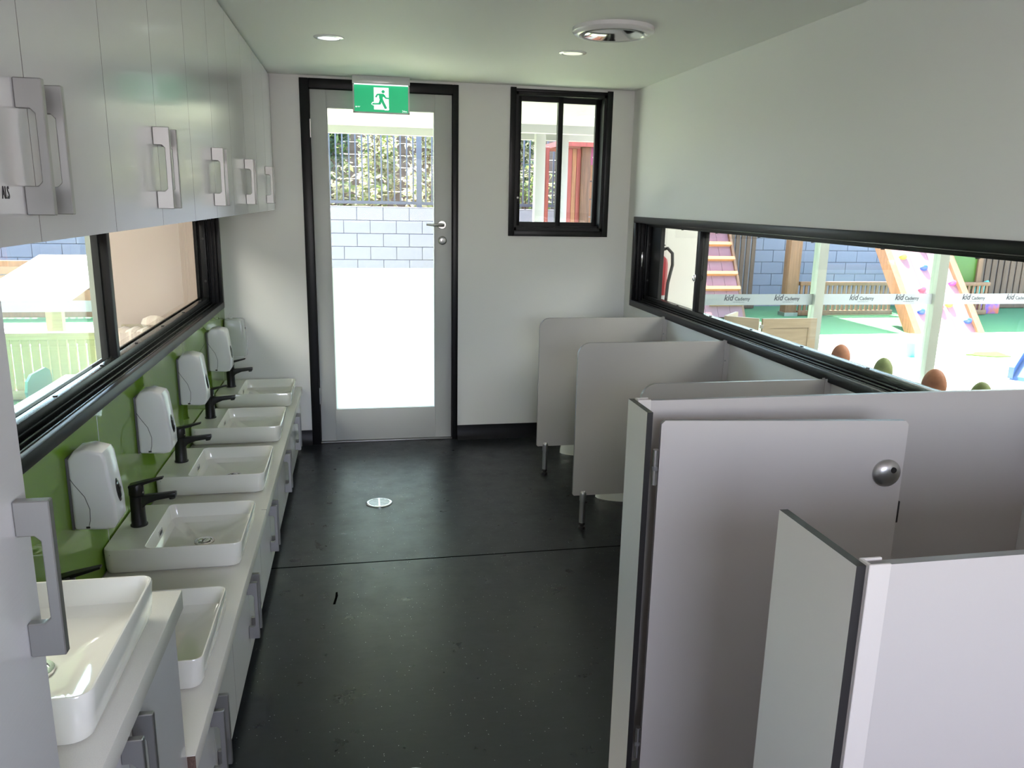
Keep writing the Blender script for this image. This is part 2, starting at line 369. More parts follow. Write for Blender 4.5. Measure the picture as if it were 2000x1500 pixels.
p = obj('frosted_pane', MB().box(GX0, GX1, YF+0.0325, YF+0.0335, GZ0, 1.069), 'frosted', d); p['label'] = 'frosted white lower half of the glass'
h = obj('lever_handle', MB().lathe((0.497, YF+0.010, 1.328), [(0.026, 0), (0.026, -0.007), (0.023, -0.010)], 24, 'Y').cyl((0.497, YF+0.008, 1.328), (0.497, YF-0.045, 1.328), 0.009).tube([(0.503, YF-0.043, 1.328), (0.49, YF-0.047, 1.328), (0.44, YF-0.048, 1.327), (0.400, YF-0.046, 1.330)], [0.009, 0.010, 0.008, 0.006], 10), 'steel_bright', d)
h = obj('deadlock', MB().lathe((0.499, YF+0.010, 1.236), [(0.026, 0), (0.026, -0.006), (0.019, -0.012), (0.019, -0.016), (0.012, -0.018)], 24, 'Y'), 'steel_bright', d)
obj('keyhole', MB().box(0.4975, 0.5005, YF-0.009, YF-0.0078, 1.229, 1.243), 'core_black', h)
for z in (0.25, 1.80): obj('hinge', MB().cyl((-0.245, YF+0.002, z), (-0.245, YF+0.002, z+0.1), 0.006, n=10), 'steel_bright', d)
obj('threshold', MB().box(-0.247, 0.559, YF-0.004, YF+0.06, 0.0, 0.010, 0.002), 'steel', d)

# ------------------------------------------------------------------ far window
d = thing('window_1', 'small black-framed sliding window on the far wall beside the door', 'window', (1.207, YF, 1.27), kind='structure')
m = MB(); ox0, ox1, oz0, oz1 = 0.896, 1.518, 1.268, 2.120; c = 0.034
m.box(ox0, ox0+c, YF-0.013, YF+0.006, oz0, oz1, 0.002); m.box(ox1-c, ox1, YF-0.013, YF+0.006, oz0, oz1, 0.002); m.box(ox0+c, ox1-c, YF-0.013, YF+0.006, oz0, oz0+c, 0.002)
m.box(ox0+c, ox1-c, YF-0.006, YF+0.006, oz1-0.022, oz1-0.006, 0.002)
obj('casing', m, 'black_frame', d)
m = MB(); ix0, ix1, iz0, iz1 = ox0+c, ox1-c, oz0+c, oz1-0.022
m.box(ix0, ix0+0.016, YF, YF+0.13, iz0, iz1); m.box(ix1-0.016, ix1, YF, YF+0.13, iz0, iz1); m.box(ix0, ix1, YF, YF+0.13, iz0, iz0+0.018); m.box(ix0, ix1, YF, YF+0.13, iz1-0.018, iz1)
m.box(ix0+0.016, ix1-0.016, YF+0.045, YF+0.055, iz0+0.018, iz0+0.028); m.box(ix0+0.016, ix1-0.016, YF+0.095, YF+0.105, iz0+0.018, iz0+0.028)
obj('reveal_frame', m, 'black_frame', d)
def sash(x0, x1, y, z0, z1, nm, st=0.030, rail=0.030):
    m = MB(); m.box(x0, x0+st, y-0.012, y+0.012, z0, z1, 0.001); m.box(x1-st, x1, y-0.012, y+0.012, z0, z1, 0.001); m.box(x0+st, x1-st, y-0.012, y+0.012, z0, z0+rail); m.box(x0+st, x1-st, y-0.012, y+0.012, z1-rail, z1)
    s = obj(nm, m, 'black_frame', d); obj('pane', MB().box(x0+st, x1-st, y-0.002, y+0.002, z0+rail, z1-rail), 'clear_glass', s); return s
s1 = sash(ix0+0.016, 1.232, YF+0.070, iz0+0.020, iz1-0.016, 'sliding_sash'); s2 = sash(1.205, ix1-0.012, YF+0.096, iz0+0.020, iz1-0.016, 'fixed_sash')
obj('latch', MB().box(ix0+0.022, ix0+0.040, YF+0.046, YF+0.06, 1.46, 1.53, 0.003).lathe((ix0+0.030, YF+0.046, 1.495), [(0.006, 0), (0.006, -0.004)], 12, 'Y', mi=1), ['black_frame', 'steel'], s1)

# ------------------------------------------------------------------ long strip windows (left / right walls)
def strip_window(name, label, side, y0, y1, z0, z1, stile_y, far_stile):
    X = XL if side < 0 else XR
    S = lambda d0, d1: (X-d1, X-d0) if side < 0 else (X+d0, X+d1)   # depth into the wall
    d = thing(name, label, 'window', (X, (y0+y1)/2, z0), kind='structure')
    frame_m = 'black_frame' if side > 0 else 'dark_alu'
    def bx(m, d0, d1, ya, yb, za, zb, bev=0.0, mi=None):
        a, b = S(d0, d1); return m.box(a, b, ya, yb, za, zb, bev, mi=mi)
    c = 0.036
    m = MB(); bx(m, -0.016, 0.004, y0, y1, z0, z0+c, 0.003); bx(m, -0.016, 0.004, y0, y1, z1-c, z1, 0.003); bx(m, -0.016, 0.004, y1-c, y1, z0+c, z1-c, 0.003); bx(m, -0.016, 0.004, y0, y0+c, z0+c, z1-c, 0.003)
    obj('casing', m, 'black_frame', d)
    # stepped sill track: ledges drop towards the glass side
    zi0, zi1, yi0, yi1 = z0+c-0.010, z1-c+0.010, y0+c-0.010, y1-c+0.010
    m = MB()
    bx(m, 0.0, 0.12, yi0, yi1, zi0-0.004, zi0+0.004)
    for d0, d1, h in ((0.004, 0.010, 0.012), (0.022, 0.027, 0.016), (0.044, 0.050, 0.022), (0.050, 0.078, 0.046), (0.098, 0.104, 0.030), (0.110, 0.118, 0.036)): bx(m, d0, d1, yi0, yi1, zi0, zi0+h, 0.0015)
    tr = obj('sill_track', m, 'track_grey', d)
    m = MB(); bx(m, 0.0, 0.12, yi0, yi1, zi1-0.004, zi1+0.004)
    for d0, d1, h in ((0.004, 0.010, 0.010), (0.022, 0.027, 0.014), (0.044, 0.050, 0.020), (0.050, 0.078, 0.030), (0.098, 0.104, 0.030), (0.110, 0.118, 0.034)): bx(m, d0, d1, yi0, yi1, zi1-h, zi1, 0.0015)
    hd = obj('head_track', m, 'black_frame', d)
    m = MB()
    for ya, yb in ((yi1-0.008, yi1), (yi0, yi0+0.008)): bx(m, 0.0, 0.12, ya, yb, zi0, zi1)
    for d0, d1, h in ((0.004, 0.010, 0.020), (0.022, 0.027, 0.026), (0.044, 0.050, 0.034), (0.050, 0.078, 0.052), (0.098, 0.104, 0.034)): bx(m, d0, d1, yi1-h, yi1, zi0, zi1, 0.0015)
    jb = obj('jamb', m, 'black_frame', d)
    # screws on the track
    ms = MB(); ms.cyl((0, 0, 0), (0, 0, 0.003), 0.0065, n=10); me = mesh('screw', ms, 'core_black')
    y = yi0+0.35; sx = (S(0.058, 0.068)[0]+S(0.058, 0.068)[1])/2
    while y < yi1-0.2:
        piece('screw', me, tr, (sx, y, zi0+0.046)); piece('screw', me, hd, (sx, y, zi1-0.0335)); y += 0.42
    for z in (z0+0.16, z1-0.16): piece('screw', me, jb, (sx, yi1-0.0555, z), (R(90), 0, 0))
    # panes: two sashes meeting at the stile
    zg0, zg1 = zi0+0.040, zi1-0.028
    st = 0.034
    m = MB(); bx(m, 0.052, 0.076, stile_y, stile_y+st, zg0, zg1, 0.001)
    s1 = obj('meeting_stile', m, frame_m, d)
    m = MB(); bx(m, 0.080, 0.102, stile_y-0.004, stile_y+st-0.004, zg0, zg1, 0.001)
    s2 = obj('meeting_stile', m, frame_m, d)
    m = MB(); bx(m, 0.062, 0.066, yi0+0.01, stile_y+0.01, zg0-0.006, zg1+0.006); obj('pane', m, 'clear_glass', d)
    m = MB(); bx(m, 0.089, 0.093, stile_y+0.01, yi1-0.01, zg0-0.006, zg1+0.006); obj('pane', m, 'clear_glass', d)
    return d, s1, jb, S
wl, wls, wlj, S = strip_window('window_2', 'long low black-framed window above the green splashback', -1, LY0-0.012, LY1+0.012, 0.850, 1.400, 2.86, True)
wr, wrs, wrj, S = strip_window('window_3', 'long low black-framed window above the toilet stalls', 1, RY0-0.012, RY1+0.012, 0.862, 1.398, 3.80, True)
obj('sash_catch', MB().box(XR+0.044, XR+0.052, 3.812, 3.824, 1.085, 1.125, 0.002).tube([(XR+0.042, 3.818, 1.12), (XR+0.036, 3.818, 1.112), (XR+0.036, 3.818, 1.098), (XR+0.044, 3.818, 1.092)], 0.003, 6), 'chrome', wrs)
obj('end_stile', MB().box(XR+0.080, XR+0.104, 4.400, 4.59, 0.90, 1.365, 0.001, 1), 'dark_alu', wr)
obj('strike_plate', MB().box(XR+0.030, XR+0.040, 4.570, 4.5755, 1.10, 1.19, 0.001), 'chrome', wrj)

# ------------------------------------------------------------------ green glass splashback
m = MB(); a, b = XL-0.005, XL
m.box(a, b, 0.93, 1.478, 0.730, 0.850); m.box(a, b, 1.478, YF, 0.362, 0.850); m.box(a, b, 4.684, YF, 0.850, 1.396)
sp = tag(obj('splashback', m, 'splash_green', None, (XL, 3.0, 0.362)), 'glossy lime green glass splashback along the basin wall', 'splashback')
for y in (2.42, 4.60): obj('joint', MB().box(XL-0.001, XL+0.0006, y, y+0.003, 0.362, 0.850), 'plastic_grey', sp)

def faced(m, x0, x1, y0, y1, z0, z1, ax):
    v = m.verts([(x0,y0,z0),(x1,y0,z0),(x1,y1,z0),(x0,y1,z0),(x0,y0,z1),(x1,y0,z1),(x1,y1,z1),(x0,y1,z1)])
    for q, a in (((3,2,1,0),'z'),((4,5,6,7),'z'),((0,1,5,4),'y'),((1,2,6,5),'x'),((2,3,7,6),'y'),((3,0,4,7),'x')): m.face([v[i] for i in q], 0 if a == ax else 1)
    return m
# ------------------------------------------------------------------ handle mesh (D-pull with wide feet)
def handle_mesh(name, L=0.183, proj=0.036, wd=0.012):
    # local: plate in the x-z plane, x outwards, centred on z; window cut out between the feet
    m = MB(); fo = 0.040; t = 0.012
    out = [(0, -L/2), (proj, -L/2), (proj, L/2), (0, L/2), (0, L/2-fo), (proj-t-0.006, L/2-fo), (proj-t, L/2-fo-0.006), (proj-t, -L/2+fo+0.006), (proj-t-0.006, -L/2+fo), (0, -L/2+fo)]
    m.prism(out, 'Y', -wd/2, wd/2); m.bevel(0.0012, 1)
    return mesh(name, m, 'steel')
H_UP = handle_mesh('handle'); H_LOW = handle_mesh('handle', 0.190, 0.032)
def cabinet_unit(name, label, x0, xf, y0, y1, z0, z1, seams, hz, group, hmesh, kick=0.0, hoff=0.038, sides=None):
    """carcass from x0 to xf-0.018, doors in front, handles beside the seam"""
    d = thing(name, label, 'cabinet', ((x0+xf)/2, (y0+y1)/2, z0), group)
    m = MB(); m.box(x0, xf-0.026, y0+0.001, y1-0.001, z0+kick, z1)
    obj('carcass', m, 'cabinet_inner' if kick else 'cabinet_white', d)
    if kick: obj('kickboard', MB().box(xf-0.055, xf-0.040, y0+0.001, y1-0.001, z0, z0+kick), 'core_black', d)
    ed = [y0]+seams+[y1]
    for i in range(len(ed)-1):
        dr = obj('cabinet_door', faced(MB(), xf-0.018, xf, ed[i]+0.0012, ed[i+1]-0.0012, z0+kick+(0 if kick else -0.004), z1-0.003, 'x'), ['cabinet_white', 'edge_grey'], d)  # grey edge colour stands in for the shade in the door gaps
        hs = hoff if (i == 1 or len(ed) == 2 and sides == 'near') else -hoff
        yh = ed[i]+hs if hs > 0 else ed[i+1]+hs
        piece('handle', hmesh, dr, (xf+0.0005, yh, hz))
    return d
# upper cabinets
UX = -0.454
cx0 = XL+0.002
ub = [0.905, 1.660, 2.440, 3.205, 3.980, 4.757]
names = ['white overhead cabinet nearest the camera, with dark lettering on its door', 'white overhead cabinet second from the camera', 'white overhead cabinet in the middle of the row', 'white overhead cabinet next to last before the far wall', 'white overhead cabinet against the far wall']
sm = [1.281, 2.045, 2.812, 3.592, 4.368]
for i in range(5):
    u = cabinet_unit('overhead_cabinet', names[i], cx0, UX, ub[i], ub[i+1], 1.402, ZC-0.006, [sm[i]], 1.529, 'overhead cabinets', H_UP)
    if i == 0: text('lettering', 'ALS', 0.0235, 'ink_dark', [c for c in u.children if c.name.startswith('cabinet_door')][0], (UX+0.0004, 1.187, 1.467), (R(90), 0, R(90)), align='RIGHT', sx=0.62)
# tall cabinet beside the camera
TX = -0.366
d = thing('tall_cabinet', 'tall white cupboard at the left edge with a steel pull handle', 'cabinet', (-0.56, 0.6, 0))
obj('carcass', MB().box(cx0, TX-0.019, 0.30, 0.903, 0.0, ZC-0.004), 'cabinet_white', d)
dr = obj('cabinet_door', MB().box(TX-0.018, TX, 0.302, 0.905, 0.05, ZC-0.01, 0.0012, 1), 'cabinet_white', d); piece('handle', H_UP, dr, (TX+0.0005, 0.872, 1.058))
# low vanity units
LX = -0.362
lb = [1.482, 2.045, 2.690, 3.335, 3.990, 4.640]; ls = [1.735, 2.372, 3.010, 3.660, 4.315]
ln = ['low white vanity cabinet nearest the camera, beside the raised bench', 'low white vanity cabinet below the second low basin', 'low white vanity cabinet in the middle of the basin row', 'low white vanity cabinet next to last before the far wall', 'low white vanity cabinet against the far wall']
for i in range(5): cabinet_unit('vanity_cabinet', ln[i], cx0, LX, lb[i], lb[i+1], 0.0, 0.321, [ls[i]], 0.212, 'low vanity cabinets', H_LOW, kick=0.050, hoff=0.030)
tag(obj('filler_panel', MB().box(LX-0.018, LX, 4.641, 4.758, 0.0, 0.320, 0.001, 1), 'cabinet_white', None, (LX, 4.70, 0)), 'narrow white filler panel between the last vanity and far wall', 'panel')
CT = 0.362
wt = tag(obj('worktop', MB().box(cx0, -0.347, 1.480, 4.760, CT-0.040, CT, 0.002), 'stone', None, (-0.55, 3.1, CT-0.04)), 'long low white stone worktop carrying the five small basins', 'worktop')
obj('raw_end', MB().box(-0.3635, -0.3475, 1.4775, 1.480, CT-0.039, CT-0.002), 'chip_brown', wt)['label'] = 'raw brown board end of the worktop'
obj('joint', MB().box(-0.365, -0.3465, 2.800, 2.8015, CT-0.030, CT+0.0004), 'seam_grey', wt)
# raised adult bench
AT = 0.730
cabinet_unit('bench_cabinet', 'taller white bench cabinet with two pull handles at lower left', cx0, LX, 0.925, 1.466, 0.0, AT-0.041, [1.134], 0.588, None, H_LOW, kick=0.05, hoff=0.030)
tag(obj('raised_worktop', MB().box(cx0, -0.347, 0.915, 1.479, AT-0.040, AT, 0.002), 'stone', None, (-0.55, 1.2, AT-0.04)), 'raised white stone worktop under the adult-height basin', 'worktop')

# ------------------------------------------------------------------ basins and taps
def make_basin(label, y0, y1, zc, h=0.080):
    x0, x1 = -0.762, -0.368; zr = zc+h
    d = thing('basin', label, 'basin', ((x0+x1)/2, (y0+y1)/2, zc), 'ceramic wash basins'); t = 0.006
    m = MB()
    out = [rrect(x0+0.004, x1-0.022, y0+0.013, y1-0.013, 0.026, zc), rrect(x0+0.001, x1-0.009, y0+0.005, y1-0.005, 0.027, zc+0.007), rrect(x0, x1-0.004, y0+0.002, y1-0.002, 0.026, zc+0.020), rrect(x0, x1, y0, y1, 0.024, zr-0.003), rrect(x0+0.0015, x1-0.0015, y0+0.0015, y1-0.0015, 0.023, zr)]
    bx0, bx1, by0, by1 = x0+0.116, x1-t, y0+t, y1-t
    inn = [rrect(bx0-0.0015, bx1+0.0015, by0-0.0015, by1+0.0015, 0.020, zr), rrect(bx0, bx1, by0, by1, 0.020, zr-0.002), rrect(bx0+0.006, bx1-0.006, by0+0.006, by1-0.006, 0.024, zr-0.045), rrect(bx0+0.020, bx1-0.022, by0+0.022, by1-0.022, 0.030, zr-0.060), rrect(bx0+0.085, bx1-0.09, by0+0.12, by1-0.12, 0.030, zr-0.066)]
    m.loft(out+inn)
    body = obj('bowl', m, 'ceramic', d)
    yc = (y0+y1)/2; dx = (bx0+bx1)/2
    obj('waste', MB().lathe((dx, yc, zr-0.066), [(0.032, 0.0005), (0.031, 0.004), (0.024, 0.004), (0.023, 0.001)], 24).lathe((dx, yc, zr-0.064), [(0.019, 0.0), (0.019, 0.005), (0.012, 0.008)], 24), 'chrome', d)
    xo = bx0+0.0045
    obj('overflow', MB().box(xo-0.002, xo+0.002, yc-0.022, yc+0.022, zr-0.036, zr-0.018, 0.002), 'chrome', d)
    obj('overflow_slot', MB().box(xo+0.0015, xo+0.0026, yc-0.013, yc+0.013, zr-0.032, zr-0.022), 'core_black', d)
    text('maker_mark', 'caroma', 0.0075, 'ink_dark', d, (x0+0.030, y0+0.0012, zr-0.014), (R(90), 0, 0))
    return d
def make_tap(label, y, z):
    x = -0.704
    d = thing('basin_tap', label, 'tap', (x, y, z), 'black basin taps')
    m = MB(); m.lathe((x, y, z), [(0.026, 0.0), (0.026, 0.004), (0.0225, 0.005), (0.0215, 0.05), (0.021, 0.098), (0.0215, 0.1)], 28)
    obj('body', m, 'tap_black', d)
    loops = []
    for px, pz, hw, hh in ((-0.012, 0.068, 0.010, 0.006), (0.010, 0.074, 0.013, 0.024), (0.030, 0.086, 0.013, 0.014), (0.060, 0.093, 0.013, 0.009), (0.095, 0.097, 0.013, 0.008), (0.118, 0.0985, 0.013, 0.008)):
        loops.append([(x+px, y-hw, z+pz-hh), (x+px, y+hw, z+pz-hh), (x+px, y+hw, z+pz+hh), (x+px, y-hw, z+pz+hh)])
    m = MB(); m.loft(loops); m.bevel(0.003, 2)
    s = obj('spout', m, 'tap_black', d)
    obj('aerator', MB().cyl((x+0.104, y, z+0.094), (x+0.105, y, z+0.084), 0.0095, n=16), 'tap_black', s)
    m = MB(); n = 28; ring = lambda r, f: [(x+r*math.cos(2*math.pi*i/n), y+r*math.sin(2*math.pi*i/n), z+f(r*math.cos(2*math.pi*i/n))) for i in range(n)]
    m.loft([ring(0.0215, lambda q: 0.102), ring(0.0225, lambda q: 0.104), ring(0.0225, lambda q: 0.132+0.30*q), ring(0.0205, lambda q: 0.136+0.30*q)])
    c = obj('cartridge_cap', m, 'tap_black', d)
    m = MB(); m.loft([[(x-0.020, y-0.016, z+0.128), (x-0.020, y+0.016, z+0.128), (x-0.020, y+0.016, z+0.136), (x-0.020, y-0.016, z+0.136)], [(x+0.02, y-0.014, z+0.136), (x+0.02, y+0.014, z+0.136), (x+0.02, y+0.014, z+0.146), (x+0.02, y-0.014, z+0.146)], [(x+0.083, y-0.009, z+0.153), (x+0.083, y+0.009, z+0.153), (x+0.083, y+0.009, z+0.159), (x+0.083, y-0.009, z+0.159)]]); m.bevel(0.0015, 1)
    obj('lever', m, 'tap_black', d)
    obj('indicator', MB().lathe((x+0.0195, y-0.008, z+0.112), [(0.0035, 0), (0.0035, 0.0025)], 10, 'X'), 'chrome', d)
    return d
by = [(1.700, 2.065), (2.335, 2.695), (2.968, 3.335), (3.622, 3.985), (4.268, 4.632)]
bl = ['low white basin partly hidden by the raised bench', 'low white basin second in the row, its waste in view', 'low white basin in the middle of the row', 'low white basin next to last before the far wall', 'low white basin beside the far wall']
tl_ = ['black tap of the half-hidden first low basin, only its lever showing', 'black mixer tap on the second low basin', 'black mixer tap on the middle low basin', 'black mixer tap on the basin next to last before the far wall', 'black mixer tap on the basin beside the far wall']
B0 = make_basin(bl[1], 2.335, 2.697, CT); T0 = make_tap(tl_[1], 2.525, CT+0.080)
for i, (a, b) in enumerate(by):
    if i == 1: continue
    copy_tree(B0, (-0.565, (a+b)/2, CT), bl[i]); copy_tree(T0, (-0.704, (a+b)/2+0.009, CT+0.080), tl_[i])
copy_tree(B0, (-0.565, 1.205, AT), 'white basin raised to adult height on the near bench'); copy_tree(T0, (-0.704, 1.21, AT+0.080), 'black mixer tap on the raised adult basin')

# ------------------------------------------------------------------ soap dispensers
def make_soap(label, y):
    x, z = XL, 0.588; d = thing('soap_dispenser', label, 'soap dispenser', (x, y, z), 'soap dispensers on the splashback')
    prof = [(0.006, 0.004), (0.006, 0.200), (0.022, 0.222), (0.055, 0.227), (0.092, 0.216), (0.099, 0.202), (0.114, 0.070), (0.114, 0.022), (0.104, 0.004), (0.085, 0.0)]
    hw = 0.046
    m = MB(); m.prism([(x+a, z+b) for a, b in prof], 'Y', y-hw, y+hw); m.bevel(0.009, 3, 60)
    body = obj('body', m, 'plastic_white', d)
    obj('back_plate', MB().box(x+0.0005, x+0.007, y-hw+0.002, y+hw-0.002, z+0.004, z+0.204, 0.001), 'seam_grey', d)
    for s in (-1, 1):
        ys = y+s*(hw+0.0002)
        obj('cover_seam', MB().tube([(x+0.008, ys, z+0.150), (x+0.018, ys, z+0.132), (x+0.040, ys, z+0.098), (x+0.050, ys, z+0.062), (x+0.048, ys, z+0.030), (x+0.043, ys, z+0.012)], 0.0010, 6), 'seam_grey', body)
        obj('keyhole', MB().box(x+0.036, x+0.046, ys-0.0012, ys+0.0012, z+0.008, z+0.014, 0.0008, 1), 'core_black', body)
    m = MB(); n = 20
    f = lambda zz: 0.099+(0.202-zz)*0.015/0.132
    lp = []
    for k, ex in ((1.0, 0.0), (0.9, 0.003), (0.55, 0.006)):
        lp.append([(x+f(0.098+0.034*k*math.sin(2*math.pi*i/n))-0.0006+ex, y+0.016*k*math.cos(2*math.pi*i/n), z+0.098+0.034*k*math.sin(2*math.pi*i/n)) for i in range(n)])
    m.loft(lp, False, True); obj('push_button', m, 'button_dark', d)
    return d
sl_ = ['white soap dispenser nearest the camera on the green splashback', 'white soap dispenser second from the camera on the green splashback', 'white soap dispenser third from the camera on the green splashback', 'white soap dispenser farthest along the green splashback']
S0 = make_soap(sl_[0], 2.185)
for y, l in zip((2.845, 3.515, 4.205), sl_[1:]): copy_tree(S0, (XL, y, 0.588), l)
# grey dispenser on the far wall
x0, x1, z0, z1 = XL+0.004, -0.648, 0.556, 0.782
d = thing('towel_dispenser', 'pale grey plastic dispenser on the far wall in the left corner', 'dispenser', ((x0+x1)/2, YF, z0))
m = MB(); m.loft([rrect(x0, x1, YF-0.070, YF, 0.014, z0+0.012), rrect(x0, x1+0.004, YF-0.078, YF, 0.018, z0+0.05), rrect(x0, x1, YF-0.080, YF, 0.020, z0+0.15), rrect(x0, x1-0.006, YF-0.074, YF, 0.018, z1-0.006), rrect(x0+0.006, x1-0.014, YF-0.064, YF, 0.014, z1)]); m.bevel(0.004, 2, 50)
obj('cover', m, 'plastic_grey', d)
obj('outlet', MB().box(x0+0.012, x1-0.014, YF-0.060, YF-0.004, z0, z0+0.012, 0.003), 'plastic_white', d)
obj('level_window', MB().box(x1-0.002, x1+0.0015, YF-0.050, YF-0.038, z1-0.060, z1-0.048, 0.0006, 1), 'seam_grey', d)
obj('lock_tab', MB().box(x0+0.026, x0+0.042, YF-0.036, YF-0.016, z1-0.001, z1+0.006, 0.002).tube([(x0+0.024, YF-0.02, z1+0.004), (x0+0.022, YF-0.02, z1+0.020), (x0+0.030, YF-0.02, z1+0.030), (x0+0.038, YF-0.02, z1+0.022)], 0.0012, 6), 'plastic_white', d)

# ------------------------------------------------------------------ toilet partitions
def partition(label, y):
    d = thing('stall_partition', label, 'partition', (1.3, y, 0), 'low toilet partitions')
    x0, x1, z0, z1, r, t = 0.941, 1.640, 0.163, 0.872, 0.055, 0.0065
    poly = [(x0+0.006, z0), (x1, z0), (x1, z1)]+[(x0+r-r*math.sin(R(a)), z1-r+r*math.cos(R(a))) for a in range(0, 91, 10)]+[(x0, z0+0.006)]
    m = MB(); F = [m.verts([(a, yy, b) for a, b in poly]) for yy in (y-t, y+t)]
    m.face(F[0], 0); m.face(F[1], 0); n = len(poly)
    for i in range(n): m.face([F[0][i], F[0][(i+1) % n], F[1][(i+1) % n], F[1][i]], 1)
    obj('panel', m, ['laminate_grey', 'edge_grey'], d)
    m = MB(); m.box(1.628, 1.6535, y-0.010, y-t, z0, z1+0.003, 0.001, 1); m.box(1.628, 1.6535, y+t, y+0.010, z0, z1+0.003, 0.001, 1); m.box(1.640, 1.6535, y-t, y+t, z0, z1+0.003)
    c = obj('wall_channel', m, 'laminate_grey', d)
    for z in (z0+0.09, z1-0.09): obj('screw', MB().lathe((1.636, y-0.010, z), [(0.004, 0), (0.003, -0.0018)], 10, 'Y'), 'steel', c)
    xl = 0.990
    lg = obj('support_leg', MB().lathe((xl, y-0.004, 0), [(0.0135, 0.028), (0.0135, 0.135), (0.0155, 0.137), (0.0155, 0.170), (0.014, 0.178), (0.009, 0.184)], 18), 'steel_bright', d)
    obj('foot', MB().lathe((xl, y-0.004, 0), [(0.0165, 0.0), (0.0165, 0.010), (0.010, 0.014), (0.010, 0.018), (0.0155, 0.022), (0.0155, 0.030)], 18), 'core_black', lg)
    return d
P0 = partition('low grey toilet partition farthest from the camera, with steel leg', 4.040)
copy_tree(P0, (1.3, 3.286, 0), 'low grey toilet partition in the middle of the three'); copy_tree(P0, (1.3, 2.488, 0), 'low grey toilet partition just behind the cubicle')
# cubicle: side panel, pilaster and door
PX = 0.594; PZ = 1.045
def bracket(name, x, y, d):
    m = MB(); z0, z1 = 0.12, PZ+0.003
    m.box(x, x+0.030, y-0.011, y-0.0068, z0, z1, 0.0008, 1); m.box(x, x+0.030, y+0.0068, y+0.011, z0, z1, 0.0008, 1); m.box(x, x+0.004, y-0.0068, y+0.0068, z0, z1)
    return obj(name, m, 'laminate_cream', d)
d = thing('cubicle_side', 'tall grey cubicle side panel behind the open door', 'partition', (1.1, 1.612, 0), 'tall cubicle side panels')
obj('panel', faced(MB(), 0.608, 1.653, 1.6055, 1.6185, 0.12, PZ, 'y'), ['laminate_grey', 'edge_grey'], d)
obj('pilaster', faced(MB(), PX-0.0065, PX+0.0065, 1.508, 1.627, 0.0, PZ, 'x'), ['laminate_cream', 'core_black'], d)
b_ = bracket('corner_channel', PX+0.007, 1.612, d); obj('screw', MB().lathe((PX+0.024, 1.612, PZ-0.004), [(0.004, 0), (0.003, 0.004)], 10), 'steel', b_)
d2 = thing('cubicle_side', 'tall pale cubicle side panel nearest the camera at lower right', 'partition', (1.1, 0.792, 0), 'tall cubicle side panels')
obj('panel', faced(MB(), 0.608, 1.653, 0.7855, 0.7985, 0.12, PZ, 'y'), ['laminate_grey', 'edge_grey'], d2)
obj('pilaster', faced(MB(), PX-0.0065, PX+0.0065, 0.787, 0.970, 0.0, PZ, 'x'), ['laminate_cream', 'core_black'], d2)
bracket('corner_channel', PX+0.007, 0.792, d2)
# door, swung inwards
hp = Vector((0.614, 1.506)); e = Vector((1.153, 1.440)); u = (e-hp).normalized(); nrm = Vector((-u.y, u.x)); Ld = (e-hp).length
d = thing('cubicle_door', 'grey cubicle door swung open, with a round steel indicator lock', 'door', (hp.x, hp.y, 0.12))
m = MB(); q = lambda s, t: hp+u*s+nrm*t
poly = [(0.004, 0.13), (Ld, 0.13), (Ld, PZ-0.024), (Ld-0.008, PZ-0.016), (0.012, PZ-0.016), (0.004, PZ-0.024)]
F = [m.verts([(q(a, t).x, q(a, t).y, b) for a, b in poly]) for t in (-0.0065, 0.0065)]
m.face(F[0], 0); m.face(F[1], 0)
for i in range(6): m.face([F[0][i], F[0][(i+1) % 6], F[1][(i+1) % 6], F[1][i]], 1)
obj('leaf', m, ['laminate_grey', 'edge_grey'], d)
for z in (0.925, 0.255):
    c = q(-0.004, -0.004)
    hg = obj('hinge', MB().cyl((c.x, c.y, z-0.038), (c.x, c.y, z-0.006), 0.0065, n=14).cyl((c.x, c.y, z+0.004), (c.x, c.y, z+0.040), 0.0065, n=14), 'steel_bright', d)
    obj('hinge_pin', MB().cyl((c.x, c.y, z-0.006), (c.x, c.y, z+0.004), 0.0072, n=14), 'seam_grey', hg)
def disc(m, s, z, prof, n=28, mi=None):
    loops = []
    for r, h in prof:
        loops.append([(q(s+r*math.cos(2*math.pi*i/n), -0.0065-h).x, q(s+r*math.cos(2*math.pi*i/n), -0.0065-h).y, z+r*math.sin(2*math.pi*i/n)) for i in range(n)])
    m.loft(loops, True, True, mi); return m
kn = obj('indicator_lock', disc(MB(), 0.506, 0.912, [(0.031, 0.0), (0.031, 0.004), (0.026, 0.011), (0.015, 0.016), (0.004, 0.017)]), 'steel_bright', d)
obj('lock_window', disc(MB(), 0.513, 0.923, [(0.0065, 0.009), (0.0065, 0.0172)], 16), 'button_dark', kn)
c = q(Ld+0.001, 0); obj('latch_keep', MB().box(c.x-0.001, c.x+0.004, c.y-0.006, c.y+0.006, 0.795, 0.845, 0.001, 1), 'core_black', d)

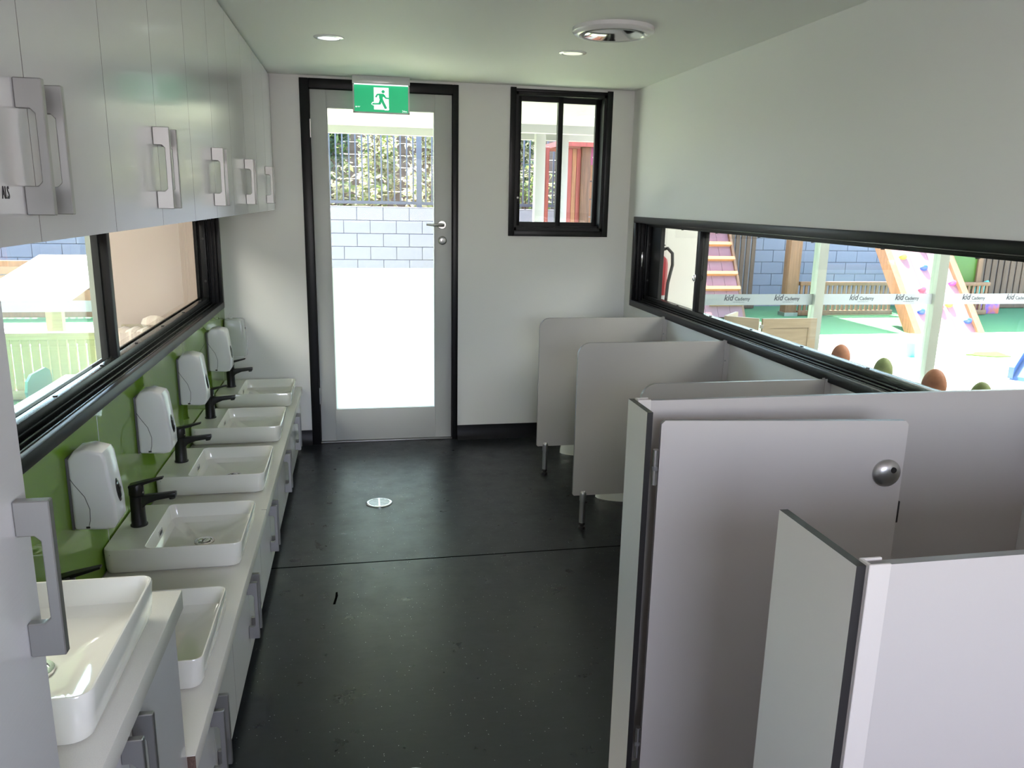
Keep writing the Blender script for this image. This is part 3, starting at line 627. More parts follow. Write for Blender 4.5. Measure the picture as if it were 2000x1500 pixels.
# ------------------------------------------------------------------ toilets
def make_toilet(label, y):
    d = thing('toilet', label, 'toilet', (1.4, y, 0), 'small white toilets in the stalls')
    def egg(x0, x1, hw, z, n=28):
        pts = []
        for i in range(n):
            a = 2*math.pi*i/n; cx = (x0+x1)/2; hl = (x1-x0)/2; c, s = math.cos(a), math.sin(a)
            px = cx+hl*(abs(c)**(0.55 if c > 0 else 1))*(1 if c > 0 else -1)
            pts.append((px, y+hw*s*(1.0 if c > 0 else (1-0.12*c*c)), z))
        return pts
    m = MB(); m.loft([egg(1.170, 1.650, 0.105, 0.0), egg(1.172, 1.650, 0.104, 0.03), egg(1.19, 1.650, 0.098, 0.09), egg(1.15, 1.650, 0.125, 0.18), egg(1.105, 1.650, 0.155, 0.255), egg(1.10, 1.650, 0.160, 0.28), egg(1.115, 1.56, 0.145, 0.283), egg(1.145, 1.52, 0.115, 0.275), egg(1.19, 1.47, 0.085, 0.20), egg(1.24, 1.42, 0.05, 0.15)])
    obj('pan', m, 'ceramic', d)
    m = MB(); m.loft([egg(1.095, 1.585, 0.163, 0.284), egg(1.093, 1.587, 0.165, 0.292), egg(1.098, 1.583, 0.160, 0.300), egg(1.150, 1.52, 0.110, 0.300), egg(1.155, 1.515, 0.105, 0.285)], False, False)
    obj('seat', m, 'plastic_white', d)
    obj('flush_plate', MB().box(1.640, 1.6535, y-0.07, y+0.07, 0.52, 0.64, 0.003), 'plastic_white', d)
    return d
W0 = make_toilet('small white toilet in the stall nearest the far wall', 4.40)
copy_tree(W0, (1.4, 3.66, 0), 'small white toilet behind the middle low partition'); copy_tree(W0, (1.4, 2.88, 0), 'small white toilet behind the partition next to the cubicle'); copy_tree(W0, (1.4, 1.23, 0), 'small white toilet inside the cubicle')

# ------------------------------------------------------------------ exit sign
SY = YF-0.075; sx0, sx1 = -0.006, 0.306; scx = (sx0+sx1)/2
d = thing('exit_sign', 'illuminated green running-man exit sign above the door', 'sign', (scx, SY, 1.945))
obj('housing', MB().box(sx0-0.002, sx1+0.002, SY-0.022, SY+0.030, 2.088, ZC, 0.002), 'plastic_grey', d)['label'] = 'grey metal housing'
obj('diffuser_strip', MB().box(sx0+0.008, sx1-0.008, SY-0.020, SY+0.020, 2.083, 2.088), 'sign_white', d)
z0, z1 = 1.942, 2.083
obj('frame', MB().box(sx0, sx0+0.008, SY-0.008, SY+0.008, z0-0.006, z1).box(sx1-0.008, sx1, SY-0.008, SY+0.008, z0-0.006, z1).box(sx0, sx1, SY-0.008, SY+0.008, z0-0.008, z0), 'plastic_grey', d)
face = obj('sign_face', MB().box(sx0+0.008, sx1-0.008, SY-0.005, SY+0.005, z0, z1), 'sign_green', d); face['label'] = 'green glowing face'
W = 420.0; sc = (sx1-sx0-0.016)/W
def sg(pts): return [(sx0+0.008+(a-515)*sc, z1-(b-180)*sc*(0.140/(220*sc))) for a, b in pts]
def flat(name, polys, mt, y0, par):
    m = MB()
    for pl in polys: m.prism(sg(pl), 'Y', SY-y0, SY-0.0045)
    return obj(name, m, mt, par)
circ = lambda cx, cy, r, n=16: [(cx+r*math.cos(2*math.pi*i/n), cy+r*math.sin(2*math.pi*i/n)) for i in range(n)]
flat('door_symbol', [[(667, 197), (783, 197), (783, 380), (667, 380)], [(645, 336), (655, 318), (700, 312), (716, 300), (724, 330), (712, 344), (660, 346)], [(748, 374), (765, 374), (786, 368), (780, 384), (750, 384)]], 'sign_white', 0.0056, d)
man = [[(706, 247), (742, 247), (756, 262), (752, 275), (738, 272), (736, 296), (714, 300), (708, 285)],      # torso
       [(690, 250), (712, 247), (716, 258), (698, 262), (688, 281), (676, 276)],                            # rear arm
       [(740, 249), (752, 256), (762, 276), (786, 279), (786, 290), (757, 288), (738, 266)],                # front arm
       [(714, 292), (730, 296), (722, 334), (712, 340), (654, 340), (656, 326), (702, 324)],                # rear leg
       [(718, 290), (736, 288), (748, 318), (768, 362), (764, 372), (750, 372), (728, 324)],                # front leg
       circ(740, 230, 13)]
flat('running_man', man, 'sign_green', 0.0062, d)
flat('approval_mark', [circ(529, 362, 6), [(539, 357), (560, 357), (560, 359), (539, 359)], [(539, 363), (556, 363), (556, 365), (539, 365)]], 'sign_white', 0.0058, d)
t = text('distance_text', '24m', 0.016, 'sign_white', d, (sx1-0.028, SY-0.0054, z0+0.0085), (R(90), 0, 0))

# ------------------------------------------------------------------ ceiling fittings
def downlight(label, x, y, lens):
    d = thing('downlight', label, 'light', (x, y, ZC), 'ceiling downlights')
    obj('trim_ring', MB().lathe((x, y, ZC), [(0.063, 0.0), (0.062, -0.003), (0.048, -0.006), (0.044, -0.002)], 32, cap0=False, cap1=False), 'plastic_white', d)
    obj('lens', MB().lathe((x, y, ZC), [(0.045, -0.002), (0.045, -0.0035)], 32), lens, d)
downlight('small round recessed downlight near the overhead cabinets', -0.098, 3.65, 'lens_cool')
downlight('small round recessed downlight behind the round vent', 0.974, 3.68, 'lens_warm')
x, y = 0.992, 3.145
d = thing('ceiling_vent', 'round white ceiling vent with a glossy domed centre', 'vent', (x, y, ZC))
obj('outer_ring', MB().lathe((x, y, ZC), [(0.158, 0.0), (0.158, -0.014), (0.150, -0.022), (0.132, -0.026), (0.124, -0.018), (0.120, -0.002)], 48, cap0=False, cap1=False), 'plastic_white', d)
obj('throat', MB().lathe((x, y, ZC), [(0.122, -0.001), (0.122, -0.003)], 48), 'core_black', d)
obj('centre_disc', MB().lathe((x, y, ZC), [(0.100, -0.020), (0.112, -0.023), (0.112, -0.027), (0.09, -0.032), (0.04, -0.036), (0.004, -0.037)], 48), 'chrome', d)
# ------------------------------------------------------------------ floor wastes
def drain(label, x, y, r):
    d = thing('floor_drain', label, 'drain', (x, y, 0), 'round floor drains')
    obj('rim', MB().lathe((x, y, 0), [(r, 0.0002), (r, 0.003), (r*0.94, 0.005), (r*0.80, 0.005), (r*0.78, 0.001)], 40, cap0=False, cap1=False), 'chrome', d)
    obj('sump', MB().lathe((x, y, 0), [(r*0.8, 0.0003), (r*0.8, 0.0010)], 40), 'core_black', d)
    rr = r*0.79; n = 9; mbar = MB(); mbar.box(-0.5, 0.5, -0.0022, 0.0022, 0, 0.0025)
    me = mesh('grate_bar', mbar, 'chrome')
    for i in range(n):
        yy = -rr+2*rr*(i+0.5)/n; L = 2*math.sqrt(rr*rr-yy*yy)
        piece('grate_bar', me, d, (x, y+yy, 0.0018), None, (L, 1, 1))
    obj('cross_bar', MB().box(x-0.004, x+0.004, y-rr, y+rr, 0.0020, 0.0046), 'chrome', d)
drain('round chrome floor drain in the middle of the floor', 0.076, 3.728, 0.064)
drain('round floor drain just showing at the bottom edge', 0.110, 1.752, 0.064)

# ================================================================== neighbouring rooms and the garden
GY = YF+0.075                                    # plane of the garden facade glazing
m = MB(); m.box(-4.8, XL-0.12, -0.8, YF, -0.06, -0.001); struct('floor_nursery', m, 'indoor_floor', 'brown floor of the nursery behind the left window', 'floor')
m = MB(); m.box(XR+0.12, 7.4, -0.8, YF, -0.06, -0.001); struct('floor_playroom', m, 'indoor_floor', 'brown floor of the playroom behind the right window', 'floor')
m = MB(); m.box(-4.9, XL-0.12, -0.9, YF+0.14, 2.40, 2.5); m.box(XR+0.12, 7.5, -0.9, YF+0.14, 2.40, 2.5)
struct('ceiling_side_rooms', m, 'ceiling_paint', 'white ceilings of the two neighbouring rooms', 'ceiling')
m = MB(); m.box(-4.9, -4.8, -0.9, YF+0.14, 0, 2.4); m.box(-4.9, XL-0.12, -0.9, -0.8, 0, 2.4); m.box(XL-0.14, XL-0.12, -0.9, YF, ZC, 2.4); m.box(-1.425, XL-0.12, YF, YF+0.14, 0, 2.4)
struct('wall_nursery', m, 'pink_wall', 'pale pink nursery wall behind the left window', 'wall')
m = MB(); m.box(7.4, 7.5, -0.9, YF+0.14, 0, 2.4); m.box(XR+0.12, 7.5, -0.9, -0.8, 0, 2.4); m.box(XR+0.12, 2.13, YF, YF+0.14, 0, 2.4)
struct('wall_playroom', m, 'wall_paint', 'white playroom wall behind the right window', 'wall')

def logo(par, x, z):
    k = 0.072
    text('lettering', 'kid', 0.056, 'logo_grey', par, (x-0.060, GY-0.0047, z+0.008), (R(90), 0, 0), shear=0.25, ext=0.0002, sx=0.95, bold=0.0012)
    text('lettering', 'Cademy', 0.033, 'logo_grey', par, (x+0.040, GY-0.0047, z+0.001), (R(90), 0, 0), ext=0.0002, sx=1.0, bold=0.0008)
    text('lettering', 'early learning centre', 0.010, 'logo_grey', par, (x+0.015, GY-0.0047, z-0.020), (R(90), 0, 0), ext=0.0002)
def glazing(name, label, xs, x0, x1, zt, fz0, fz1, logos, head=True):
    d = thing(name, label, 'window', ((x0+x1)/2, GY, 0), kind='structure')
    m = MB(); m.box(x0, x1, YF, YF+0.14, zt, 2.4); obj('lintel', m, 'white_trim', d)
    m = MB(); m.box(x0, x1, GY-0.045, GY+0.045, 0, 0.05, 0.002); m.box(x0, x1, GY-0.045, GY+0.045, zt-0.06, zt, 0.002); obj('frame_rail', m, 'pale_alu', d)
    for a, w in xs: obj('stile', MB().box(a-w/2, a+w/2, GY-0.035, GY+0.035, 0.05, zt-0.06, 0.002), 'pale_alu', d)
    ed = [a for a, w in xs]
    for i, (a, b) in enumerate(zip(ed[:-1], ed[1:])):
        w0, w1 = xs[i][1]/2, xs[i+1][1]/2
        obj('pane', MB().box(a+w0, b-w1, GY-0.003, GY+0.003, 0.05, zt-0.06), 'green_glass', d)
        fs = obj('film_strip', MB().box(a+w0, b-w1, GY-0.0040, GY-0.0036, fz0, fz1), 'film_white', d)
        for lx in logos:
            if a+w0+0.05 < lx < b-w1-0.05: logo(fs, lx, (fz0+fz1)/2+0.004)
    return d
g = glazing('window_4', 'playroom glazed doors with white lettered safety strip', [(2.16, 0.06), (3.045, 0.065), (3.965, 0.075), (4.88, 0.07), (5.8, 0.07), (6.7, 0.07), (7.36, 0.06)], 2.13, 7.4, 2.2, 0.830, 0.903, [2.46, 2.82, 3.38, 3.73, 4.26, 4.62, 5.2, 5.5, 6.1, 6.4])
g = glazing('window_5', 'nursery glazed doors with white lettered safety strip', [(-1.46, 0.05), (-2.36, 0.06), (-3.3, 0.06), (-4.2, 0.06), (-4.77, 0.06)], -4.8, -1.425, 2.2, 0.812, 0.876, [-1.82, -2.16, -2.7, -3.0])

# --- playroom things seen through the right window
d = thing('toy_shelf', 'narrow shelf below the right window carrying egg toys', 'shelf', (1.86, 2.4, 0.80))
obj('board', MB().box(XR+0.122, 1.94, 1.6, 3.0, 0.835, 0.860, 0.002), 'beige_wood', d)
for y in (1.8, 2.8): obj('bracket', MB().box(XR+0.122, XR+0.14, y-0.012, y+0.012, 0.66, 0.835).box(XR+0.122, 1.90, y-0.012, y+0.012, 0.815, 0.835), 'steel', d)
for (y, h, r, mt, l) in ((2.725, 0.094, 0.036, 'egg_orange', 'reddish egg-shaped toy farthest along the right window sill'), (2.465, 0.092, 0.033, 'egg_green', 'green egg-shaped toy between two orange ones'), (2.205, 0.106, 0.038, 'egg_orange', 'orange egg-shaped toy nearest the cubicle panel'), (2.005, 0.108, 0.034, 'egg_green', 'green egg-shaped toy just peeping over the cubicle panel')):
    prof = [(r*math.sin(math.pi*t/14)*(1.0-0.10*math.cos(math.pi*t/14)*-1)*0.98+0.0006, h/2-h/2*math.cos(math.pi*t/14)) for t in range(15)]
    tag(obj('egg_toy', MB().lathe((1.845, y, 0.860), prof, 24), mt, None, (1.845, y, 0.860)), l, 'toy', 'egg toys on the shelf')
d = thing('fire_extinguisher', 'red fire extinguisher with black hose beyond the right window', 'extinguisher', (1.845, 4.69, 0.76))
x, y = 1.845, 4.690
obj('cylinder', MB().lathe((x, y, 0.78), [(0.050, 0), (0.055, 0.01), (0.055, 0.33), (0.048, 0.36), (0.022, 0.385), (0.018, 0.40)], 24), 'hose_red', d)
obj('valve', MB().lathe((x, y, 1.18), [(0.014, 0), (0.014, 0.03)], 12).box(x-0.01, x+0.01, y-0.07, y+0.02, 1.205, 1.215, 0.002).box(x-0.01, x+0.01, y-0.065, y+0.02, 1.225, 1.232, 0.002), 'rubber', d)
obj('hose', MB().tube([(x, y-0.02, 1.195), (x+0.03, y-0.05, 1.21), (x+0.055, y-0.07, 1.18), (x+0.058, y-0.075, 1.11), (x+0.035, y-0.075, 1.00), (x+0.03, y-0.07, 0.87), (x+0.03, y-0.065, 0.80)], 0.010, 8), 'rubber', d)
obj('instruction_label', MB().lathe((x, y, 0.80), [(0.0556, 0), (0.0556, 0.12)], 24, cap0=False, cap1=False), 'plastic_white', d)
# folding timber screen
def leaf_board(d, p0, p1, z0, z1, t=0.018):
    p0, p1 = Vector(p0), Vector(p1); u = (p1-p0); L = u.length; u.normalize(); nn = Vector((-u.y, u.x))
    def quad(m, s0, s1, za, zb, h):
        pts = [p0+u*s0-nn*h, p0+u*s1-nn*h, p0+u*s1+nn*h, p0+u*s0+nn*h]
        m.loft([[(q.x, q.y, za) for q in pts], [(q.x, q.y, zb) for q in pts]])
    m = MB(); f = 0.055
    quad(m, 0.003, f, z0, z1, t/2); quad(m, L-f, L-0.003, z0, z1, t/2); quad(m, f, L-f, z0, z0+f, t/2); quad(m, f, L-f, z1-f, z1, t/2)
    fr = obj('leaf_frame', m, 'beige_wood', d); m = MB(); quad(m, f, L-f, z0+f, z1-f, t/5); obj('leaf_panel', m, 'beige_wood', fr); return fr
d = thing('folding_screen', 'folding beige timber play screen with framed panels', 'screen', (2.3, 4.3, 0))
fa = leaf_board(d, (2.30, 4.50), (2.14, 4.325), 0.03, 0.835); fb = leaf_board(d, (2.14, 4.318), (2.295, 4.20), 0.03, 0.835); fc = leaf_board(d, (2.305, 4.195), (2.66, 4.20), 0.03, 0.835)
for z in (0.80, 0.745): obj('hinge', MB().box(2.290, 2.310, 4.178, 4.190, z-0.02, z, 0.001, 1), 'steel_bright', fb)
# --- nursery things seen through the left window
d = thing('activity_table', 'white-topped activity table in the nursery behind the left window', 'table', (-1.22, 3.7, 0))
obj('table_top', MB().box(-1.51, -0.93, 3.0, 4.36, 0.525, 0.550, 0.008), 'table_white', d)
for x in (-1.44, -1.0):
    for y in (3.07, 4.29): obj('leg', MB().cyl((x, y, 0), (x, y, 0.526), 0.020, n=12), 'beige_wood', d)
d = thing('child_chair', 'teal child-sized chair beside the white activity table', 'chair', (-1.70, 4.22, 0))
m = MB(); m.loft([[(-1.59+dx, 4.22+0.15*k*a, 0.48+0.12*b) for a, b in ((-1, 0), (1, 0), (1.08, 0.4), (0.95, 0.8), (0.6, 1.0), (-0.6, 1.0), (-0.95, 0.8), (-1.08, 0.4))] for dx, k in ((0, 1), (0.012, 1))]); obj('backrest', m, 'teal_plastic', d)
obj('seat', MB().box(-1.86, -1.60, 4.09, 4.35, 0.285, 0.302, 0.005), 'teal_plastic', d)
for y in (4.11, 4.33):
    obj('leg', MB().cyl((-1.85, y, 0), (-1.845, y, 0.286), 0.011, n=10), 'pale_alu', d); obj('leg', MB().cyl((-1.565, y, 0), (-1.592, y, 0.52), 0.011, n=10), 'pale_alu', d)
d = thing('cot', 'small timber cot with a striped blanket beside the pink wall', 'cot', (-1.11, 4.58, 0))
cx0_, cx1_, cy0_, cy1_ = -1.300, -0.93, 4.45, 4.72
for x in (cx0_, cx1_):
    for y in (cy0_, cy1_): obj('post', MB().box(x-0.013, x+0.013, y-0.013, y+0.013, 0, 0.755, 0.003), 'beige_wood', d)
for y in (cy0_, cy1_):
    obj('end_rail', MB().box(cx0_, cx1_, y-0.01, y+0.01, 0.720, 0.755, 0.003), 'beige_wood', d)
for x in (cx0_, cx1_):
    obj('side_rail', MB().box(x-0.01, x+0.01, cy0_, cy1_, 0.715, 0.745, 0.003), 'beige_wood', d)
obj('mattress', MB().box(cx0_+0.015, cx1_-0.015, cy0_+0.015, cy1_-0.015, 0.45, 0.56, 0.02), 'table_white', d)
m = MB(); N = 22; loops = []
for t, (yy, zz) in enumerate([(4.425, 0.56), (4.42, 0.66), (4.425, 0.757), (4.45, 0.766), (4.50, 0.764), (4.56, 0.764)]):
    loops.append([(cx0_-0.03+(cx1_-cx0_+0.03)*i/N, yy+0.012*math.sin(i*1.9+t), zz+0.006*math.sin(i*1.9)+(0.02*math.sin(i*0.8) if t == 0 else 0)) for i in range(N+1)])
m.loft(loops, False, False, close=False)
bl_ = obj('blanket', m, 'cloth_stripe', None, (-1.1, 4.3, 0.8)); sm_ = bl_.modifiers.new('thickness', 'SOLIDIFY'); sm_.thickness = 0.006
tag(bl_, 'pink striped blanket draped over the cot rail', 'blanket')
prof = [(0.003, 0.0), (0.05, 0.004), (0.065, 0.03), (0.055, 0.055), (0.02, 0.07), (0.002, 0.072)]
tag(obj('cushion', MB().lathe((-1.12, 4.63, 0.745), [(r*1.0, h) for r, h in prof], 20), 'cloth_stripe', None, (-1.12, 4.63, 0.745)), 'round pale pink cushion resting on the cot', 'cushion')

# ================================================================== garden
struct('floor_turf', MB().box(-9, 16, YF+0.14, 11.0, -0.10, 0.0), 'turf', 'green artificial turf of the play yard', 'ground')
struct('floor_verandah', MB().box(-1.6, 3.4, YF+0.14, 10.98, 0.0, 0.008), 'bounce_ground', 'pale yellow-green ground outside the exit door, tinted for bounce light', 'ground')  # unseen ground, tinted so its bounce greens the ceiling
struct('floor_paving', MB().box(3.4, 14, YF+0.14, 8.36, 0.0, 0.008), 'paving', 'sunlit pale paving beyond the right window', 'ground')
struct('floor_path', MB().box(-9, -1.6, 8.3, 9.6, 0.0, 0.008), 'paving', 'sunlit pale path beyond the left window', 'ground')
struct('garden_bank', MB().box(-9, 14, 11.16, 14.6, -0.1, 1.22), 'soil', 'brown planted soil bank behind the block wall', 'ground')
v = thing('verandah_roof', 'white verandah soffit outside the exit door', 'roof', (0, 7, 2.25), kind='structure')
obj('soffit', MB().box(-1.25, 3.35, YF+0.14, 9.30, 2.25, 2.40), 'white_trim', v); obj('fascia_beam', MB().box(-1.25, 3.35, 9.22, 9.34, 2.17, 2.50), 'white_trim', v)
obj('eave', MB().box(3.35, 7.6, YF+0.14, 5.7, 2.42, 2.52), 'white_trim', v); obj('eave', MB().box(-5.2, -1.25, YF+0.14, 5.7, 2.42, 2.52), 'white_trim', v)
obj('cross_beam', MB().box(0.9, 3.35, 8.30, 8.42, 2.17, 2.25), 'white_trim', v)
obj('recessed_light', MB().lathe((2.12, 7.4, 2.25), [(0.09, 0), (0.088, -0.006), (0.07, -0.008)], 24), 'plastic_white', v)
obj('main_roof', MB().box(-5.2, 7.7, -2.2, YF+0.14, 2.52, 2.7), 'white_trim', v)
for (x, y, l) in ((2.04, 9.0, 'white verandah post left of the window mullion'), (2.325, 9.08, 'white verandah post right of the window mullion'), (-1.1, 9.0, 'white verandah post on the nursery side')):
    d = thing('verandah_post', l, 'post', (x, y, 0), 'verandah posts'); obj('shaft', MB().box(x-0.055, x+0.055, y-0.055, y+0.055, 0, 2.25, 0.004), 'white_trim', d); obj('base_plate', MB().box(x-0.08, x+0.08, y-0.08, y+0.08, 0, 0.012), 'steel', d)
# block wall
bw = thing('block_wall', 'pale painted concrete block wall across the play yard', 'wall', (2.5, 11.0, 0), kind='structure')
CH, BLn = 0.175, 0.350; xw0, xw1 = -5.25, 10.5
obj('core', MB().box(xw0, xw1, 11.008, 11.16, 0, 1.365), 'block_joint', bw)
mm = MB(); mm.box(-BLn/2+0.003, BLn/2-0.003, -0.008, 0.010, -CH/2+0.003, CH/2-0.003, 0.003, 1); BME = mesh('block', mm, 'block_paint')
nx = int((xw1-xw0)/BLn); low = MB()
for rrow in range(8):
    zc = 1.365-CH*(rrow+0.5); z_ = max(zc, 0.0)
    off = 0 if rrow % 2 == 0 else BLn/2
    for i in range(nx):
        xc = xw0+BLn*(i+0.5)+off
        if xc+BLn/2 > xw1+0.01: continue
        if rrow < 6: piece('block', BME, bw, (xc, 11.0+random.uniform(-0.0015, 0.0015), zc))
        else: low.box(xc-BLn/2+0.003, xc+BLn/2-0.003, 10.992, 11.010, max(0.0, zc-CH/2+0.003), zc+CH/2-0.003)
lo = obj('lower_blocks', low, 'block_paint', bw); lo['kind'] = 'stuff'
obj('capping', MB().box(xw0, xw1, 10.985, 11.165, 1.362, 1.372, 0.002, 1), 'block_paint', bw)
# picket fence on the wall
fn = thing('picket_fence', 'dark metal picket fence standing on the block wall', 'fence', (2.0, 11.05, 1.37))
mm = MB(); mm.box(-0.010, 0.010, -0.010, 0.010, 0, 1.20); PME = mesh('picket', mm, 'fence_paint')
x = -4.9; k = 0
while x < 9.9: piece('picket', PME, fn, (x, 11.05, 1.405)); x += 0.0845; k += 1
for z in (1.425, 2.50): obj('rail', MB().box(-4.95, 9.95, 11.03, 11.07, z-0.02, z+0.02), 'fence_paint', fn)
mm = MB(); mm.box(-0.034, 0.034, -0.034, 0.034, 0, 1.30); QME = mesh('post', mm, 'fence_paint')
for x in (-4.0, -1.58, 0.84, 3.26, 5.68, 8.1): piece('post', QME, fn, (x, 11.05, 1.37))
# sleeper wall behind
sw = thing('sleeper_wall', 'weathered timber sleeper wall half hidden by shrubs', 'wall', (1.0, 13.3, 1.2), kind='structure')
for i in range(8):
    for j, (a, b) in enumerate(((-3.6, -0.9), (-0.88, 1.5), (1.52, 3.9))):
        obj('sleeper', MB().box(a, b, 13.3+random.uniform(0, 0.03), 13.42, 1.22+0.19*i, 1.22+0.19*i+0.180, 0.006, 1), 'sleeper', sw)
for x in (-0.4, 1.9): obj('steel_post', MB().box(x-0.05, x+0.05, 13.24, 13.3, 1.2, 2.8), 'steel', sw)
# shrubs
def shrub(label, x, y, r, h, n, lm, seed):
    rnd = random.Random(seed); z0 = 1.22; hwx, hwy = (0.28, 0.5) if h > 0.7 else (0.52, 0.16)
    d = thing('leafy_shrub', label, 'shrub', (x, y, z0), 'shrubs behind the picket fence')
    m = MB()
    for k in range(5):
        a = rnd.uniform(0, 6.28); m.tube([(x, y, z0), (x+0.15*r*math.cos(a), y+0.15*r*math.sin(a), z0+h*0.4), (x+0.3*r*math.cos(a), y+0.2*r*math.sin(a), z0+h*0.85)], [0.02, 0.014, 0.006], 6)
    obj('stem', m, 'bark', d)
    verts, faces, idx = [], [], []
    cl = [(rnd.gauss(0, 0.55)*r, rnd.gauss(0, 0.35)*r*0.6, rnd.uniform(0.12, 1.0)*h, rnd.uniform(0.10, 0.26)) for _ in range(26)]
    for k in range(n):
        c = rnd.choice(cl); px = x+min(max(c[0]+rnd.gauss(0, c[3]), -hwx), hwx); py = y+min(max(c[1]+rnd.gauss(0, c[3]*0.7), -hwy), hwy); pz = max(z0+c[2]+rnd.gauss(0, c[3]), z0+0.05)
        if abs(px-x) >= hwx*0.999 or abs(py-y) >= hwy*0.999: continue
        L = rnd.uniform(0.035, 0.07); W_ = L*0.45
        u = Vector((rnd.uniform(-1, 1), rnd.uniform(-1, 1), rnd.uniform(-0.6, 0.6))).normalized(); nn = Vector((rnd.uniform(-0.7, 0.7), rnd.uniform(-0.9, 0.3), rnd.uniform(0.1, 1))).normalized()
        s = u.cross(nn).normalized(); P = Vector((px, py, pz)); b = len(verts)
        verts += [P-u*L, P+s*W_+nn*0.006, P+u*L, P-s*W_+nn*0.006]; faces += [(b, b+1, b+2), (b, b+2, b+3)]; idx += [rnd.choice((0, 0, 1))]*2
    me = bpy.data.meshes.new('foliage'); me.from_pydata([p-ROOT[d] for p in verts], [], faces)
    for q in lm: me.materials.append(MATS[q])
    me.polygons.foreach_set('material_index', idx); me.update()
    o = bpy.data.objects.new('foliage', me); C.objects.link(o); o.parent = d
sh = [(-1.05, 12.2, 0.5, 1.9, 'leaf_a', 'leaf_c', 'green shrub at the left edge of the door glass'), (-0.36, 12.25, 0.45, 1.9, 'leaf_c', 'leaf_a', 'dark green tall shrub left of the sleeper gap'), (0.33, 12.2, 0.5, 1.5, 'leaf_b', 'leaf_a', 'pale sunlit shrub in the middle of the door glass'), (1.02, 12.2, 0.45, 2.0, 'leaf_b', 'leaf_b', 'tall pale shrub behind the thick fence post'), (1.71, 12.2, 0.5, 1.6, 'leaf_b', 'leaf_a', 'yellow green shrub hidden behind the wall between door and window'), (2.40, 12.2, 0.5, 1.9, 'leaf_b', 'leaf_c', 'pale shrub seen through the small window'), (2.4, 11.42, 0.35, 0.55, 'leaf_a', 'leaf_a', 'low strappy green plant by the fence foot'), (-0.1, 11.42, 0.5, 0.5, 'leaf_b', 'leaf_a', 'low pale groundcover shrub along the fence foot'), (1.15, 11.42, 0.5, 0.6, 'leaf_b', 'leaf_a', 'low pale groundcover shrub by the thick fence post')]
for i, (x, y, r, h, a, b, l) in enumerate(sh): shrub(l, x, y, r, h, int(2600*r*h), (a, b), 40+i)

# --- playhouse beyond the small window
d = thing('playhouse', 'red and orange timber playhouse beyond the small window', 'playhouse', (2.9, 9.9, 0))
for i in range(4): obj('wall_plank', MB().box(2.50+0.056*i, 2.50+0.056*i+0.053, 9.70, 9.73, 0.02, 2.12, 0.003, 1), ('timber_red', 'timber_red', 'timber_orange', 'timber_red')[i], d)
obj('corner_post', MB().box(2.725, 2.835, 9.66, 9.76, 0, 2.14, 0.004), 'timber_brown', d)
for i in range(9): obj('side_board', MB().box(2.835, 3.9, 9.70, 9.73, 0.02+0.215*i, 0.02+0.215*i+0.205, 0.004, 1), 'timber_orange', d)
pp = obj('gable_panel', MB().box(2.835, 3.9, 9.68, 9.699, 1.93, 2.14, 0.003, 1), 'timber_purple', d)
for i in range(6): obj('peg', MB().lathe((2.87+0.06*i, 9.68, 2.02), [(0.010, 0), (0.010, -0.006)], 8, 'Y'), 'plastic_white', pp)
obj('roof', MB().box(2.42, 4.0, 9.6, 10.7, 2.14, 2.20), 'timber_red', d)
d = thing('slatted_screen', 'narrow red slatted timber screen between the verandah posts', 'screen', (2.30, 9.9, 0))
for i in range(3): obj('slat', MB().box(2.235+0.045*i, 2.235+0.045*i+0.041, 9.88, 9.91, 0.02, 2.14, 0.003, 1), 'timber_red', d)
obj('top_rail', MB().box(2.23, 2.37, 9.91, 9.95, 2.05, 2.12), 'timber_red', d)

# --- right-hand play yard
d = thing('step_ramp', 'pink stepped climbing ramp with orange cleats', 'ramp', (4.75, 10.0, 0))
x0, x1 = 4.35, 5.06; A, B_ = Vector((0, 9.72, 0.02)), Vector((0, 10.62, 1.45)); sl_d = (B_-A).normalized(); nrm_ = Vector((0, -sl_d.z, sl_d.y))
for i in range(4):
    xa = x0+(x1-x0)*i/4; m = MB(); P_ = [A+nrm_*0.015, B_+nrm_*0.015, B_-nrm_*0.015, A-nrm_*0.015]; m.prism([(q.y, q.z) for q in P_], 'X', xa+0.002, xa+(x1-x0)/4-0.002); obj('plank', m, 'plank_pink', d)
for i in range(7):
    c = A+sl_d*(0.16+0.225*i); P_ = [c+nrm_*0.015, c+sl_d*0.045+nrm_*0.015, c+sl_d*0.045+nrm_*0.075, c+nrm_*0.075]; m = MB(); m.prism([(q.y, q.z) for q in P_], 'X', x0+(0.0 if i % 2 else 0.25), x1+0.01); obj('cleat', m, 'cleat_orange', d)
for x in (x0-0.04, x1): obj('stringer', MB().prism([(A.y-0.02, 0.0), (A.y+0.12, 0.0), (B_.y+0.05, B_.z), (B_.y-0.09, B_.z)], 'X', x, x+0.035), 'timber_orange', d)
def slat_fence(name, label, x0, x1, y, z0, z1, sw_, pitch, mt, rail=True):
    d = thing(name, label, 'fence', ((x0+x1)/2, y, z0))
    mm = MB(); mm.box(-sw_/2, sw_/2, -0.012, 0.012, 0, z1-z0, 0.002, 1); me = mesh('slat', mm, mt); x = x0+pitch/2
    while x < x1-pitch/3: piece('slat', me, d, (x, y, z0)); x += pitch
    obj('bottom_rail', MB().box(x0, x1, y-0.03, y+0.03, z0-0.02, z0+0.045, 0.003), mt, d)
    obj('top_rail', MB().box(x0, x1, y-0.035, y+0.035, z1-0.045, z1+0.005, 0.003), mt, d); return d
slat_fence('slat_screen', 'tall dark timber slat screen behind the stepped ramp', 5.10, 5.72, 10.72, 0.03, 1.75, 0.060, 0.085, 'timber_brown')
slat_fence('slat_screen', 'tall dark timber slat screen at the far right', 9.35, 11.2, 10.6, 0.03, 1.70, 0.085, 0.110, 'timber_brown')
